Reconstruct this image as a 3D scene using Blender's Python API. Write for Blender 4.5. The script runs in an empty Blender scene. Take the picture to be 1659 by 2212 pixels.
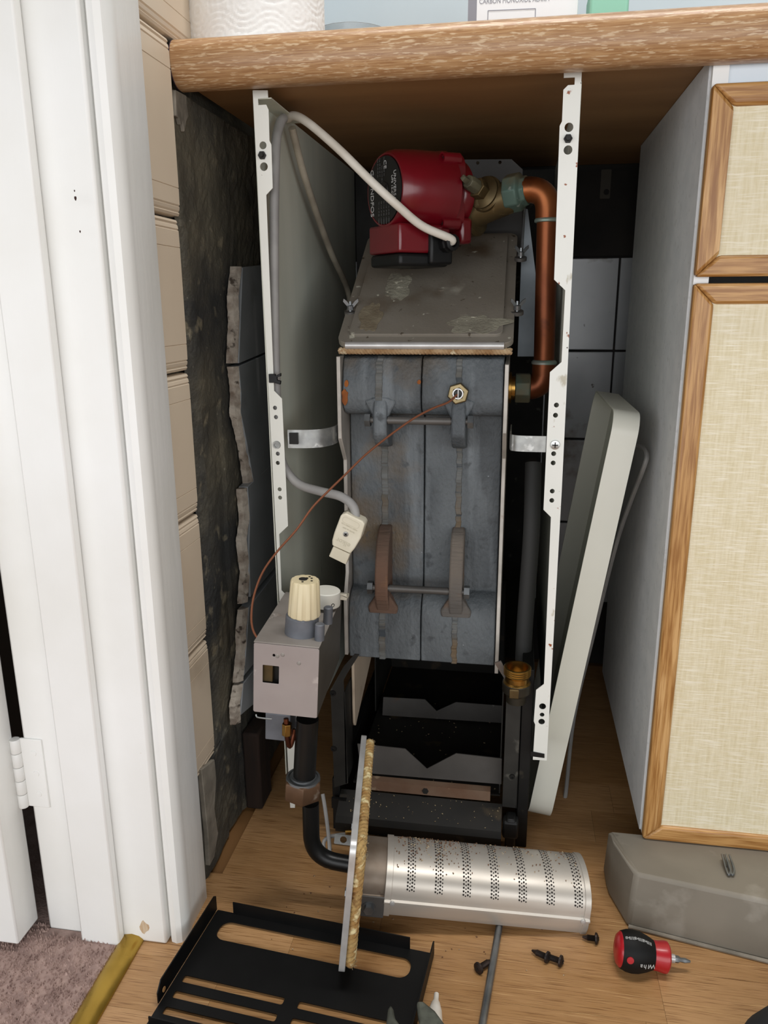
import bpy, bmesh, math, random
from mathutils import Vector as V, Matrix, noise
from mathutils.geometry import tessellate_polygon
R_ = random.Random(7)
sc = bpy.context.scene
col = sc.collection
# ------------------------------------------------------------------ camera, light, exposure
FPX, IW, IH = 1680.0, 1659.0, 2212.0
CAM = V((0.33674, -0.79124, 0.66330))
ROT = Matrix(((0.98681561, -0.03661787, 0.15765180), (0.16175638, 0.25600872, -0.95304481), (-0.00546177, 0.96598068, 0.25855658)))
cd = bpy.data.cameras.new('camera'); cam = bpy.data.objects.new('camera', cd); col.objects.link(cam)
m4 = ROT.to_4x4(); m4.translation = CAM; cam.matrix_world = m4
cd.sensor_fit = 'VERTICAL'; cd.sensor_height = 36; cd.lens = FPX * 36 / IH; cd.clip_start = .01
sc.camera = cam
w = bpy.data.worlds.new('room_light'); sc.world = w; w.use_nodes = True
w.node_tree.nodes['Background'].inputs[0].default_value = (.95, .98, 1.0, 1)
w.node_tree.nodes['Background'].inputs[1].default_value = .10
def area(name, loc, target, sx, sy, energy, color):
    l = bpy.data.lights.new(name, 'AREA'); l.shape = 'RECTANGLE'; l.size = sx; l.size_y = sy; l.energy = energy; l.color = color
    o = bpy.data.objects.new(name, l); col.objects.link(o); o.location = loc
    o.rotation_euler = (V(target) - V(loc)).to_track_quat('-Z', 'Y').to_euler(); return o
area('window_daylight', (.5, -1.75, .72), (.45, .0, .60), 5.4, 1.0, 53, (.97, .985, 1.0))
area('added_overhead_light', (.45, -.13, 2.4), (.45, -.13, 0), 1.4, .16, 32, (1.0, .985, .96))  # made-up overhead lamp, set so the worktop shades the floor behind it
sc.view_settings.view_transform = 'Standard'; sc.view_settings.look = 'None'; sc.view_settings.gamma = 1
sc.view_settings.exposure = 0.0; sc.view_settings.use_curve_mapping = False

# ------------------------------------------------------------------ helpers
def P(x, y, ax, val):
    """point of the place seen at photo pixel (x, y) on the world plane ax = val"""
    d = ROT @ V((x - IW / 2, -(y - IH / 2), -FPX)); i = 'XYZ'.index(ax)
    return CAM + d * ((val - CAM[i]) / d[i])
def lin(c):
    c = c / 255; return c / 12.92 if c <= .04045 else ((c + .055) / 1.055) ** 2.4
def rgb(h):
    if isinstance(h, str): h = (int(h[0:2], 16), int(h[2:4], 16), int(h[4:6], 16))
    return (lin(h[0]), lin(h[1]), lin(h[2]), 1)
def mat(name, c, rough=.5, metal=0, c2=None, scale=30, lo=.35, hi=.65, stretch=(1, 1, 1), bump=0, bscale=None, bstretch=None,
        stains=(), coat=0, rand=0, rrange=None, emit=None, alpha=None, trans=0, spec=.5, detail=6):
    m = bpy.data.materials.new(name); m.use_nodes = True; nt = m.node_tree; N = nt.nodes; L = nt.links
    b = N['Principled BSDF']; b.inputs['Roughness'].default_value = rough; b.inputs['Metallic'].default_value = metal
    b.inputs['Specular IOR Level'].default_value = spec
    b.inputs['Coat Weight'].default_value = coat; b.inputs['Coat Roughness'].default_value = .15
    b.inputs['Transmission Weight'].default_value = trans
    tc = N.new('ShaderNodeTexCoord'); oi0 = N.new('ShaderNodeObjectInfo'); va = N.new('ShaderNodeVectorMath'); va.operation = 'ADD'
    L.new(tc.outputs['Object'], va.inputs[0]); L.new(oi0.outputs['Location'], va.inputs[1])
    def nz(sc_, st, det=detail, off=(0, 0, 0)):
        mp = N.new('ShaderNodeMapping'); mp.inputs['Scale'].default_value = st; mp.inputs['Location'].default_value = off
        L.new(va.outputs[0], mp.inputs['Vector'])
        n = N.new('ShaderNodeTexNoise'); n.inputs['Scale'].default_value = sc_; n.inputs['Detail'].default_value = det
        L.new(mp.outputs['Vector'], n.inputs['Vector']); return n.outputs['Fac']
    def mask(src, a, z):
        r = N.new('ShaderNodeMapRange'); r.inputs['From Min'].default_value = a; r.inputs['From Max'].default_value = z
        L.new(src, r.inputs['Value']); return r.outputs['Result']
    def mix(fac, A, B):
        x = N.new('ShaderNodeMix'); x.data_type = 'RGBA'
        if fac is not None: L.new(fac, x.inputs['Factor'])
        for s, k in ((A, 6), (B, 7)):
            if isinstance(s, tuple): x.inputs[k].default_value = s
            else: L.new(s, x.inputs[k])
        return x.outputs[2]
    cur = rgb(c)
    if c2:
        src = nz(scale, stretch)
        if rand:
            oi = N.new('ShaderNodeObjectInfo'); ad = N.new('ShaderNodeMath'); ad.operation = 'MULTIPLY_ADD'
            L.new(oi.outputs['Random'], ad.inputs[0]); ad.inputs[1].default_value = rand; L.new(src, ad.inputs[2]); src = ad.outputs[0]
        cur = mix(mask(src, lo, hi), cur, rgb(c2))
    for i, s in enumerate(stains):
        sc_, a, z = s[1], s[2], s[3]; st = s[4] if len(s) > 4 else (1, 1, 1)
        cur = mix(mask(nz(sc_, st, 8, (3.1 * i + 1.7, 2.3, i)), a, z), cur, rgb(s[0]))
    if isinstance(cur, tuple): b.inputs['Base Color'].default_value = cur
    else: L.new(cur, b.inputs['Base Color'])
    if rrange:
        r = N.new('ShaderNodeMapRange'); r.inputs['To Min'].default_value = rrange[0]; r.inputs['To Max'].default_value = rrange[1]
        r.inputs['From Min'].default_value = .35; r.inputs['From Max'].default_value = .65
        L.new(nz(scale * 1.3, stretch), r.inputs['Value']); L.new(r.outputs['Result'], b.inputs['Roughness'])
    if bump:
        bp = N.new('ShaderNodeBump'); bp.inputs['Strength'].default_value = bump; bp.inputs['Distance'].default_value = .002
        L.new(nz(bscale or scale * 3, bstretch or stretch), bp.inputs['Height']); L.new(bp.outputs['Normal'], b.inputs['Normal'])
    if alpha is not None: b.inputs['Alpha'].default_value = alpha
    return m

class MB:
    def __init__(s): s.v = []; s.f = []
    def add(s, vs, fs):
        k = len(s.v); s.v += [V(p) for p in vs]; s.f += [tuple(i + k for i in f) for f in fs]; return s
    def box(s, x0, x1, y0, y1, z0, z1, M=None):
        vs = [V((x, y, z)) for x in (x0, x1) for y in (y0, y1) for z in (z0, z1)]
        if M: vs = [M @ p for p in vs]
        return s.add(vs, [(0, 1, 3, 2), (4, 6, 7, 5), (0, 4, 5, 1), (2, 3, 7, 6), (0, 2, 6, 4), (1, 5, 7, 3)])
    def prism(s, loops, M, t, t0=0):
        if not isinstance(loops[0][0], (tuple, list, V)) : loops = [loops]
        fl = [V((p[0], p[1], 0)) for l in loops for p in l]; n = len(fl)
        tri = tessellate_polygon([[V((p[0], p[1], 0)) for p in l] for l in loops])
        vs = [M @ V((p.x, p.y, t0)) for p in fl] + [M @ V((p.x, p.y, t)) for p in fl]
        fs = [tuple(t_) for t_ in tri] + [tuple(i + n for i in t_[::-1]) for t_ in tri]; k = 0
        for l in loops:
            for i in range(len(l)): j = (i + 1) % len(l); fs.append((k + i, k + j, k + j + n, k + i + n))
            k += len(l)
        return s.add(vs, fs)
    def lathe(s, prof, M, n=28, phase=0, flute=None):
        vs = []; fs = []; k = len(prof)
        for i in range(n):
            a = 2 * math.pi * i / n + phase
            for r, h in prof:
                rr = r * (flute(i) if flute else 1)
                vs.append(M @ V((rr * math.cos(a), rr * math.sin(a), h)))
        for i in range(n):
            j = (i + 1) % n
            for q in range(k - 1):
                fs.append((i * k + q, j * k + q, j * k + q + 1, i * k + q + 1))
        for q in (0, k - 1):
            if prof[q][0] > 1e-6: fs.append(tuple(i * k + q for i in range(n)))
        return s.add(vs, fs)
    def tube(s, pts, r, n=14, cap=True, up=V((0.13, .27, .95)), squash=1):
        pts = [V(p) for p in pts]; vs = []; fs = []; m = len(pts)
        rs = r if isinstance(r, (list, tuple)) else [r] * m
        t = (pts[1] - pts[0]).normalized(); x = t.cross(up)
        if x.length < .1: x = t.cross(V((1, 0, 0)))
        x.normalize()
        for i, p in enumerate(pts):
            t = (pts[min(i + 1, m - 1)] - pts[max(i - 1, 0)]).normalized()
            x = (x - t * x.dot(t)).normalized(); y = t.cross(x)
            for q in range(n):
                a = 2 * math.pi * q / n; vs.append(p + (x * math.cos(a) + y * math.sin(a) * squash) * rs[i])
        for i in range(m - 1):
            for q in range(n): fs.append((i * n + q, i * n + (q + 1) % n, (i + 1) * n + (q + 1) % n, (i + 1) * n + q))
        if cap: fs += [tuple(range(n)), tuple(range((m - 1) * n, m * n))]
        return s.add(vs, fs)
    def sweep(s, sec, A, B):
        """closed 2-D section given as 3-D points swept from offset A to offset B"""
        n = len(sec); vs = [V(p) + V(A) for p in sec] + [V(p) + V(B) for p in sec]
        fs = [(i, (i + 1) % n, (i + 1) % n + n, i + n) for i in range(n)] + [tuple(range(n)), tuple(range(2 * n - 1, n - 1, -1))]
        return s.add(vs, fs)
    def build(s, name, m, parent=None, bevel=0, smooth=35, segs=2, sub=0):
        xs = [p.x for p in s.v]; ys = [p.y for p in s.v]; zs = [p.z for p in s.v]
        O = V(((min(xs) + max(xs)) / 2, (min(ys) + max(ys)) / 2, min(zs)))
        me = bpy.data.meshes.new(name); me.from_pydata([p - O for p in s.v], [], s.f); me.update()
        bm = bmesh.new(); bm.from_mesh(me); bmesh.ops.remove_doubles(bm, verts=bm.verts, dist=1e-6)
        bmesh.ops.recalc_face_normals(bm, faces=bm.faces); bm.to_mesh(me); bm.free()
        if smooth:
            for p in me.polygons: p.use_smooth = True
            me.set_sharp_from_angle(angle=math.radians(smooth))
        me.materials.append(m)
        o = bpy.data.objects.new(name, me); col.objects.link(o)
        place(o, O, parent)
        if bevel:
            b = o.modifiers.new('bevel', 'BEVEL'); b.width = bevel; b.segments = segs; b.limit_method = 'ANGLE'; b.angle_limit = math.radians(40); b.harden_normals = False
        return o
WL = {}
def place(o, O, parent=None):
    WL[o.name] = V(O); o.location = V(O)
    if parent: o.parent = parent; o.location = V(O) - WL[parent.name]
def tag(o, label, cat, group=None, kind=None):
    if label: o['label'] = label
    if cat: o['category'] = cat
    if group: o['group'] = group
    if kind: o['kind'] = kind
    return o
def thing(name, label, cat, loc, group=None):
    o = bpy.data.objects.new(name, None); o.empty_display_size = .02; col.objects.link(o); place(o, loc)
    return tag(o, label, cat, group)
def struct(o): o['kind'] = 'structure'; return o
def lab(o, t): o['label'] = t; return o
def frame(o, x, y):
    x = V(x).normalized(); y = V(y); y = (y - x * y.dot(x)).normalized(); z = x.cross(y)
    M = Matrix((x, y, z)).transposed().to_4x4(); M.translation = V(o); return M
def axis(o, z, hint=(0, 0, 1)):
    z = V(z).normalized(); h = V(hint)
    if abs(z.dot(h)) > .95: h = V((1, 0, 0))
    x = h.cross(z).normalized(); y = z.cross(x)
    M = Matrix((x, y, z)).transposed().to_4x4(); M.translation = V(o); return M
XZ = lambda y: frame((0, y, 0), (1, 0, 0), (0, 0, 1))      # local (x, z), extrudes towards -Y
YZ = lambda x: frame((x, 0, 0), (0, 1, 0), (0, 0, 1))      # local (y, z), extrudes towards +X
XY = lambda z: frame((0, 0, z), (1, 0, 0), (0, 1, 0))
def circ(cx, cy, r, n=16): return [(cx + r * math.cos(2 * math.pi * i / n), cy + r * math.sin(2 * math.pi * i / n)) for i in range(n)]
def rrect(x0, y0, x1, y1, r, n=5):
    o = []
    for cx, cy, a in ((x1 - r, y1 - r, 0), (x0 + r, y1 - r, 90), (x0 + r, y0 + r, 180), (x1 - r, y0 + r, 270)):
        for i in range(n + 1):
            t = math.radians(a + 90 * i / n); o.append((cx + r * math.cos(t), cy + r * math.sin(t)))
    return o
def spline(pts, k=8):
    pts = [V(p) for p in pts]; out = []
    q = [pts[0] * 2 - pts[1]] + pts + [pts[-1] * 2 - pts[-2]]
    for i in range(1, len(q) - 2):
        a, b, c, d = q[i - 1:i + 3]
        for j in range(k):
            t = j / k
            out.append(.5 * ((2 * b) + (c - a) * t + (2 * a - 5 * b + 4 * c - d) * t * t + (3 * b - a - 3 * c + d) * t ** 3))
    return out + [pts[-1]]
def text(name, body, size, M, m, parent, sx=1):
    cu = bpy.data.curves.new(name, 'FONT'); cu.body = body; cu.size = size; cu.align_x = 'CENTER'; cu.align_y = 'CENTER'; cu.extrude = .00012
    cu.resolution_u = 3
    t = bpy.data.objects.new(name + '_tmp', cu); col.objects.link(t)
    dg = bpy.context.evaluated_depsgraph_get(); me = bpy.data.meshes.new_from_object(t.evaluated_get(dg))
    bpy.data.objects.remove(t); me.transform(M @ Matrix.Diagonal((sx, 1, 1, 1))); 
    vs = [v.co.copy() for v in me.vertices]; fs = [tuple(p.vertices) for p in me.polygons]
    b = MB(); b.add(vs, fs); return b.build(name, m, parent, smooth=0)
def copytree(o, loc, rot, parent=None):
    c = o.copy(); col.objects.link(c); c.location = loc; c.rotation_euler = rot
    for ch in o.children:
        k = ch.copy(); col.objects.link(k); k.parent = c
    return c

# ------------------------------------------------------------------ materials
M_ = {}
M_['gloss_white'] = mat('gloss_white_paint', 'f0f0ee', .34, c2='e6e5e0', scale=5, bump=.25, bscale=60, bstretch=(1, 1, .15), stains=(('c8bba2', 45, .77, .8), ('8d7f6a', 120, .80, .82)), spec=.4)
M_['cream_tile'] = mat('cream_tile', 'cbb9a3', .38, c2='d6c6b0', scale=4, bump=.05, bscale=40, stains=(('9d8a72', 8, .62, .85),))
M_['plaster'] = mat('sooty_plaster', '6b6453', .92, c2='4e4a40', scale=9, lo=.38, hi=.6, bump=.7, bscale=240, detail=10, stains=(('2d2d2c', 5, .46, .60), ('7d7460', 40, .60, .72), ('8b8678', 220, .70, .75)))
M_['plaster_pale'] = mat('pale_filler', '8f877a', .9, c2='6c665b', scale=30, bump=.5, bscale=120)
M_['tile_grey'] = mat('grey_glazed_tile', '9a9da0', .3, c2='85898b', scale=9, stains=(('54544e', 12, .58, .74), ('a9abad', 40, .68, .75, (1, 1, .1))))
M_['tile_edge'] = mat('broken_tile_edge', 'b3a99c', .95, c2='77695c', scale=60, lo=.4, hi=.7, bump=.8, bscale=220, stains=(('4b4138', 90, .6, .68),))
M_['tile_white'] = mat('old_white_tile', 'b9bcbf', .22, c2='a5a9ad', scale=7, stains=(('7d776c', 16, .6, .7), ('4a4640', 60, .7, .74)))
M_['render_dark'] = mat('dark_render', '2e2b28', .95, c2='1d1c1b', scale=12, bump=.5)
M_['wall_paint'] = mat('pale_blue_wall', 'c6d3da', .6, c2='bccad2', scale=4)
M_['oak_worktop'] = mat('oak_worktop', 'b58f66', .36, c2='99704a', scale=60, stretch=(.6, 8, 12), lo=.38, hi=.62, bump=.10, bscale=90, bstretch=(.5, 5, 7), stains=(('c9ad8b', 85, .55, .63, (1.0, 6, 7)), ('8a6540', 9, .54, .78, (.5, 2, 3)), ('5f4025', 40, .73, .79, (.6, 2, 2))), spec=.45)
M_['ply_under'] = mat('brown_underside', '9c754a', .7, c2='88633c', scale=7, stretch=(.5, 2, 1), stains=(('402b18', 50, .72, .76, (.3, 1, 1)),))
M_['oak_trim'] = mat('oak_door_trim', 'ba8d55', .38, c2='946531', scale=60, stretch=(6, 6, .3), lo=.40, hi=.60, bump=.12, bscale=90, bstretch=(5, 5, .25), stains=(('c99f69', 30, .58, .68, (6, 6, .3)), ('8a5a2a', 18, .60, .72, (4, 4, .3))))
M_['oak_trim_h'] = mat('oak_door_rail', 'ba8d55', .38, c2='946531', scale=60, stretch=(.3, 6, 6), lo=.40, hi=.60, bump=.12, bscale=90, bstretch=(.25, 5, 5), stains=(('c99f69', 30, .58, .68, (.3, 6, 6)), ('8a5a2a', 18, .60, .72, (.3, 4, 4))))
M_['weave'] = mat('woven_laminate', 'e0d6ba', .55, c2='d3c6a2', scale=60, stretch=(7, 1, .7), lo=.3, hi=.7, bump=.25, bscale=160, bstretch=(.6, 1, 4), stains=(('e8e0ca', 90, .5, .7, (.4, 1, 6)),))
M_['cab_grey'] = mat('cabinet_side_laminate', 'd2d3d4', .5, c2='c8cacc', scale=40, stains=(('c2c3c4', 140, .6, .66),))
M_['white_board'] = mat('white_board', 'e4e4e2', .5)
M_['plinth'] = mat('grey_vinyl_plinth', '7b7468', .62, c2='6a6459', scale=9, bump=.2, bscale=40, stains=(('8b857a', 22, .6, .7), ('4d473f', 24, .66, .74)))
M_['floor_base'] = mat('floor_board', '8a6238', .6)
M_['plank'] = mat('wood_floor', 'b78f64', .36, c2='9a7246', scale=14, stretch=(.7, 9, 1), lo=.1, hi=1.25, rand=.6, bump=.05, bscale=60, bstretch=(.5, 14, 1), stains=(('7a5430', 75, .52, .68, (.35, 12, 1)), ('76502b', 8, .64, .80), ('c09a6a', 50, .60, .72, (.3, 11, 1)), ('5c3a1f', 26, .74, .79)))
M_['carpet'] = mat('pinkish_carpet', 'a88f86', .95, c2='8d766f', scale=60, bump=.6, bscale=300)
M_['tuft'] = mat('carpet_pile', 'b39a90', .95, c2='8c736b', scale=70, lo=.35, hi=.65)
M_['brass_strip'] = mat('brass_threshold', 'b3923f', .3, .75, c2='94762f', scale=20, stains=(('5a4520', 12, .60, .74),), rrange=(.22, .45))
M_['enamel'] = mat('white_enamel', 'e6e6df', .32, c2='dedfd6', scale=6, stains=(('9b8f7c', 160, .76, .79),))
M_['enamel_rust'] = mat('chipped_white_enamel', 'e8e8e2', .36, c2='dedfd8', scale=6, stains=(('b9b3a0', 60, .66, .72, (1, 1, .5)), ('8f4a22', 75, .675, .70), ('3b2a22', 130, .70, .72)))
M_['enamel_in'] = mat('inner_enamel', 'd6d8ca', .42, c2='c8ccbf', scale=6, stretch=(1, 3, .6), stains=(('6c6d66', 60, .72, .76, (1, 1, .2)),))
M_['lid_white'] = mat('cover_enamel', 'd9d8cd', .38, c2='cfcec2', scale=4, stains=(('a89f8d', 90, .75, .78),))
M_['beige_pad'] = mat('beige_pad', 'c4b893', .7)
M_['cast'] = mat('grey_cast_iron', '5f6467', .55, c2='4c5155', scale=13, lo=.38, hi=.62, stretch=(1.3, 1, .7), bump=.8, bscale=220, detail=10, stains=(('73797d', 12, .54, .68, (2.6, 1, .3)), ('383b3d', 9, .52, .68, (1.4, 1, .6)), ('6a5942', 6, .59, .72), ('744626', 14, .73, .80), ('474b4e', 60, .60, .70), ('9aa0a5', 200, .73, .77)), spec=.35)
M_['cast_rust'] = mat('rough_casting_seam', '6b6d6c', .9, c2='5c5b57', scale=60, lo=.42, hi=.6, stretch=(.2, .2, 1.5), bump=.9, bscale=260, bstretch=(.1, .1, 1.6), stains=(('6e5a40', 9, .50, .64), ('75502f', 8, .62, .74), ('40464b', 45, .58, .68, (.2, .2, 2))))
M_['galv'] = mat('galvanised_steel', 'a8a9a6', .42, .7, c2='8f9190', scale=70, stains=(('c3c4c2', 90, .58, .66), ('75665a', 30, .7, .78)), rrange=(.3, .55))
M_['steel_edge'] = mat('pale_steel_edge', 'b9b3ab', .5, .35, c2='9d978f', scale=30, stains=(('7a5a45', 30, .68, .76),))
M_['cover_steel'] = mat('dusty_steel_cover', '8a847a', .6, .2, c2='736c61', scale=9, lo=.3, hi=.7, bump=.15, bscale=300, stains=(('9c978a', 11, .60, .66), ('5c4e3e', 12, .58, .74), ('b3b0a2', 90, .68, .72), ('4d4438', 120, .66, .71)))
M_['bright_edge'] = mat('worn_bright_steel', 'c9c8c6', .36, .45, c2='b3b1af', scale=40)
M_['rope'] = mat('fibre_rope', 'b49a78', .95, c2='8e6d49', scale=50, bump=.8, bscale=400, stains=(('d6c8a9', 80, .58, .68), ('7b4a25', 30, .66, .74)))
M_['rope_rust'] = mat('rust_stained_rope', 'b29763', .95, c2='936b38', scale=45, bump=.9, bscale=400, stains=(('d6c698', 90, .56, .66), ('6e4a22', 40, .62, .7)))
M_['red'] = mat('red_pump_enamel', '6c0817', .3, c2='5c0612', scale=8, coat=.35, stains=(('4f2a31', 10, .66, .85),))
M_['black_label'] = mat('black_label', '0d0d0e', .4)
M_['black_plastic'] = mat('black_plastic', '0b0c0c', .45, c2='121314', scale=30, spec=.3)
M_['print'] = mat('white_print', 'b9b9b7', .6)
M_['print_dim'] = mat('faint_print', '5b5b5b', .6)
M_['brass_old'] = mat('tarnished_brass', '6d5c3d', .45, .75, c2='54472f', scale=26, stains=(('3f3a2c', 18, .58, .7), ('8a7a58', 60, .66, .7)), rrange=(.35, .6))
M_['brass_verdigris'] = mat('verdigris_brass', '5f5b48', .6, .35, c2='4f655c', scale=24, lo=.46, hi=.6, stains=(('a3aaa2', 50, .64, .69), ('3c382b', 20, .56, .7)))
M_['brass'] = mat('brass', 'b08a4a', .3, 1, c2='8d6a35', scale=30, stains=(('5c4522', 30, .64, .72),))
M_['copper'] = mat('aged_copper', '7a4324', .34, .75, c2='552a17', scale=16, stretch=(1, 1, .5), lo=.38, hi=.62, stains=(('95592f', 10, .58, .72), ('3a1e15', 22, .58, .70), ('9a9a92', 90, .76, .78)), rrange=(.26, .46))
M_['copper_thin'] = mat('copper_capillary', '84523a', .45, .5)
M_['solder'] = mat('solder_ring', '9d9c94', .5, .6, c2='6f8f84', scale=50)
M_['cable_white'] = mat('white_cable', 'd6d1c6', .5, c2='c8c1b4', scale=40, stains=(('8f877a', 60, .72, .76),))
M_['cable_grey'] = mat('grey_cable', '9c9a97', .55, c2='8b8987', scale=30)
M_['cable_beige'] = mat('old_beige_cable', 'b5ad9c', .55, c2='958d7e', scale=30, stains=(('4f4840', 90, .7, .74),))
M_['plug'] = mat('cream_plug', 'ddd6c4', .45, c2='d3cbb5', scale=25)
M_['plug_mark'] = mat('cream_emboss', 'c3bba6', .5)
M_['screw_steel'] = mat('bright_screw', 'b0b0ae', .3, 1)
M_['zinc'] = mat('zinc_steel', '8d9092', .38, .85, c2='6e7173', scale=40)
M_['dark_steel'] = mat('sooty_steel', '33322f', .55, .3, c2='242321', scale=22, stains=(('5a5852', 40, .64, .72), ('4a3c31', 14, .66, .76)), spec=.35)
M_['mid_steel'] = mat('grey_sheet_steel', '625f5c', .5, .35, c2='524f4c', scale=14, stains=(('6e5240', 14, .64, .76), ('8d8a86', 60, .68, .72)))
M_['rust_steel'] = mat('rusty_ledge', '7b6553', .8, .15, c2='6a4a35', scale=18, bump=.5, stains=(('a08a72', 50, .62, .68),))
M_['black_steel'] = mat('black_steel', '0b0b0b', .5, .0, c2='131312', scale=30, stains=(('3a352c', 40, .7, .78),), spec=.3)
M_['base_dirty'] = mat('dirty_black_tray', '12110f', .65, .0, c2='1d1a16', scale=20, stains=(('3e3425', 30, .62, .74), ('8a7c58', 110, .74, .77)), spec=.3)
M_['board'] = mat('insulation_board', 'b9a893', .9, c2='a79480', scale=9, bump=.3, stains=(('7a6958', 10, .62, .75),))
M_['valve_box'] = mat('grey_valve_cover', 'a39a97', .5, .3, c2='968c89', scale=10, stains=(('b5aca8', 50, .68, .72), ('7a5f4c', 22, .74, .80)), rrange=(.42, .58))
M_['valve_top'] = mat('dusty_valve_top', '8f8983', .6, .25, c2='7d7670', scale=18, stains=(('76543b', 14, .63, .72), ('a69f98', 50, .68, .72)))
M_['die_grey'] = mat('die_cast_grey', '6d7077', .5, .35, c2='5e6167', scale=40)
M_['knob'] = mat('ivory_knob', 'd3c6a6', .42, c2='c9b98f', scale=10)
M_['knob_white'] = mat('white_knob', 'cfcdc3', .42)
M_['ink'] = mat('black_ink', '15120f', .6)
M_['black_paint'] = mat('black_pipe_paint', '080808', .36, c2='0e0e0d', scale=30, stains=(('3d3b38', 40, .72, .78),), spec=.35)
M_['nut_brown'] = mat('brown_union_nut', '604631', .5, .35, c2='4f3826', scale=30, stains=(('9c8f80', 40, .64, .72),))
M_['burner'] = mat('burner_aluminised_steel', 'cdc8c0', .36, .55, c2='b9b2a8', scale=9, stretch=(.5, 1, 1), stains=(('8a6c52', 12, .66, .82),), rrange=(.3, .46))
M_['burner_neck'] = mat('dull_burner_neck', '8c8175', .55, .6, c2='6d5c4c', scale=20, stains=(('4a3626', 40, .66, .72),))
M_['port'] = mat('burner_port', '1a1512', .9)
M_['tray_black'] = mat('satin_black_panel', '070707', .5, c2='0b0b0b', scale=40, stains=(('55555a', 260, .795, .8),), spec=.22)
M_['driver_red'] = mat('red_handle', 'a20f1c', .35, coat=.2)
M_['driver_black'] = mat('black_rubber', '0a0a0a', .6, spec=.25)
M_['screw_dark'] = mat('dark_screw', '2a2523', .5, .7, c2='3c302a', scale=60)
M_['plier'] = mat('worn_olive_steel', '5f6258', .5, .25, c2='40423b', scale=60)
M_['nozzle'] = mat('white_nozzle', 'dcdad4', .4, c2='cbbfae', scale=40)
M_['towel'] = mat('paper_towel', 'f0f0ee', .9, bump=.35, bscale=90)
M_['card'] = mat('white_card_box', 'e9eaec', .45)
M_['card_grey'] = mat('grey_print', '8b8b93', .5)
M_['mint'] = mat('mint_plastic', '8fc7b0', .5)
M_['clear'] = mat('clear_plastic', 'd9dee0', .15, trans=.8)
M_['flake'] = mat('rust_flakes', '6b4a33', .9, c2='b9a88a', scale=200, lo=.5, hi=.6)
M_['flake_pale'] = mat('pale_flakes', '9a8c6e', .9, c2='6e5c42', scale=300)
M_['sleeve'] = mat('dark_cloth', '17181a', .9)
M_['copper_rust'] = mat('burnt_bracket', '4a2e22', .7, .3, c2='2b2422', scale=20)
M_['white_smear'] = mat('white_smear', 'b9bcbd', .7, c2='6f7274', scale=50)

# ================================================================== THE SETTING
# ---- floor
floor = struct(MB().box(-1.3, 2.2, -2.6, .64, -.03, -.0045).build('floor', M_['floor_base'], smooth=0))
pw, gap = .064, .00012
pm = {}
r = 0; y = .60
while y > -.62:
    y0 = y - pw; x0 = .012 if y0 > -.085 else -.046
    x = x0; first = R_.uniform(.08, .34)
    while x < 1.05:
        Ln = round(first if x == x0 else R_.choice((.30, .34, .38, .42)), 2)
        x1 = min(x + Ln, 1.05)
        if x1 - x > .01:
            k = round(x1 - x, 4)
            if k not in pm:
                b = MB(); b.box(-k / 2 + gap, k / 2 - gap, -pw / 2 + gap, pw / 2 - gap, -.0045, 0)
                o = b.build('plank', M_['plank'], floor, smooth=0); pm[k] = o.data
            else:
                o = bpy.data.objects.new('plank', pm[k]); col.objects.link(o); o.parent = floor
            place(o, ((x + x1) / 2, y - pw / 2, -.0045 if k in pm else 0), floor)
            if R_.random() < .5: o.rotation_euler.z = math.pi
        x = x1
    y = y0
# ---- carpet of the next room and the brass strip
car = MB(); car.prism([(-1.2, -1.6), (-.055, -1.6), (-.055, -.153), (-.147, -.153), (-.147, .2), (-1.2, .2)], XY(-.004), .007)
carpet = tag(car.build('carpet', M_['carpet'], smooth=0), 'short dusty pink carpet beyond the brass threshold strip', 'carpet')
b = MB(); tr = random.Random(3)
for i in range(9000):
    px, py = tr.uniform(-.36, -.056), tr.uniform(-.40, -.15)
    if py > -.16 and px > -.14: continue
    a = tr.uniform(0, 6.28); rr = tr.uniform(.0009, .0017); h = tr.uniform(.002, .0042); lx, ly = tr.uniform(-.001, .001), tr.uniform(-.001, .001)
    b.add([(px + rr * math.cos(a + q * 2.094), py + rr * math.sin(a + q * 2.094), .0028) for q in range(3)] + [(px + lx, py + ly, .003 + h)], [(0, 1, 3), (1, 2, 3), (2, 0, 3)])
pile = b.build('pile', M_['tuft'], carpet, smooth=0); pile['kind'] = 'stuff'
b = MB(); sec = [(-.013, 0), (-.0125, .002), (-.008, .0055), (0, .0072), (.008, .0055), (.0125, .002), (.013, 0)]
A = V((-.0475, -.150, .001)); Bp = V((-.0395, -.62, .001)); t = (Bp - A).normalized(); sd = t.cross(V((0, 0, 1)))
b.sweep([sd * s[0] + V((0, 0, s[1])) for s in sec], A, Bp)
tag(b.build('threshold_strip', M_['brass_strip'], smooth=50), 'rounded brass threshold strip between carpet and wood floor', 'threshold strip')
# ---- left wall, its tiles and rough plaster
wl = struct(MB().box(-.143, -.012, -.135, .66, .0, 2.2).build('wall_left', M_['plaster'], smooth=0))
rows = [(.1415, .2905), (.2925, .4410), (.4430, .5945), (.5965, .7465), (.7485, .9105), (.9125, 1.064), (1.066, 1.22)]
def tile_profile(h):
    q = [(0, 0), (.0012, .004), (.0035, .0052), (.0050, .0040), (.0065, .0052), (.0095, .0058), (.0105, .0048), (.0118, .0060), (.0270, .0062), (.0274, .0054), (.0280, .0062)]
    return q + [(h - a, z) for a, z in q[::-1]]
def cream_tile(z0, z1, y0, y1):
    b = MB(); pr = tile_profile(z1 - z0)
    sec = [(-.0125, 0, z0)] + [(-.0065 + d, 0, z0 + a) for a, d in pr] + [(-.0125, 0, z1)]
    b.sweep(sec, (0, y0, 0), (0, y1, 0)); b.build('tile', M_['cream_tile'], wl, smooth=20)
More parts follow.
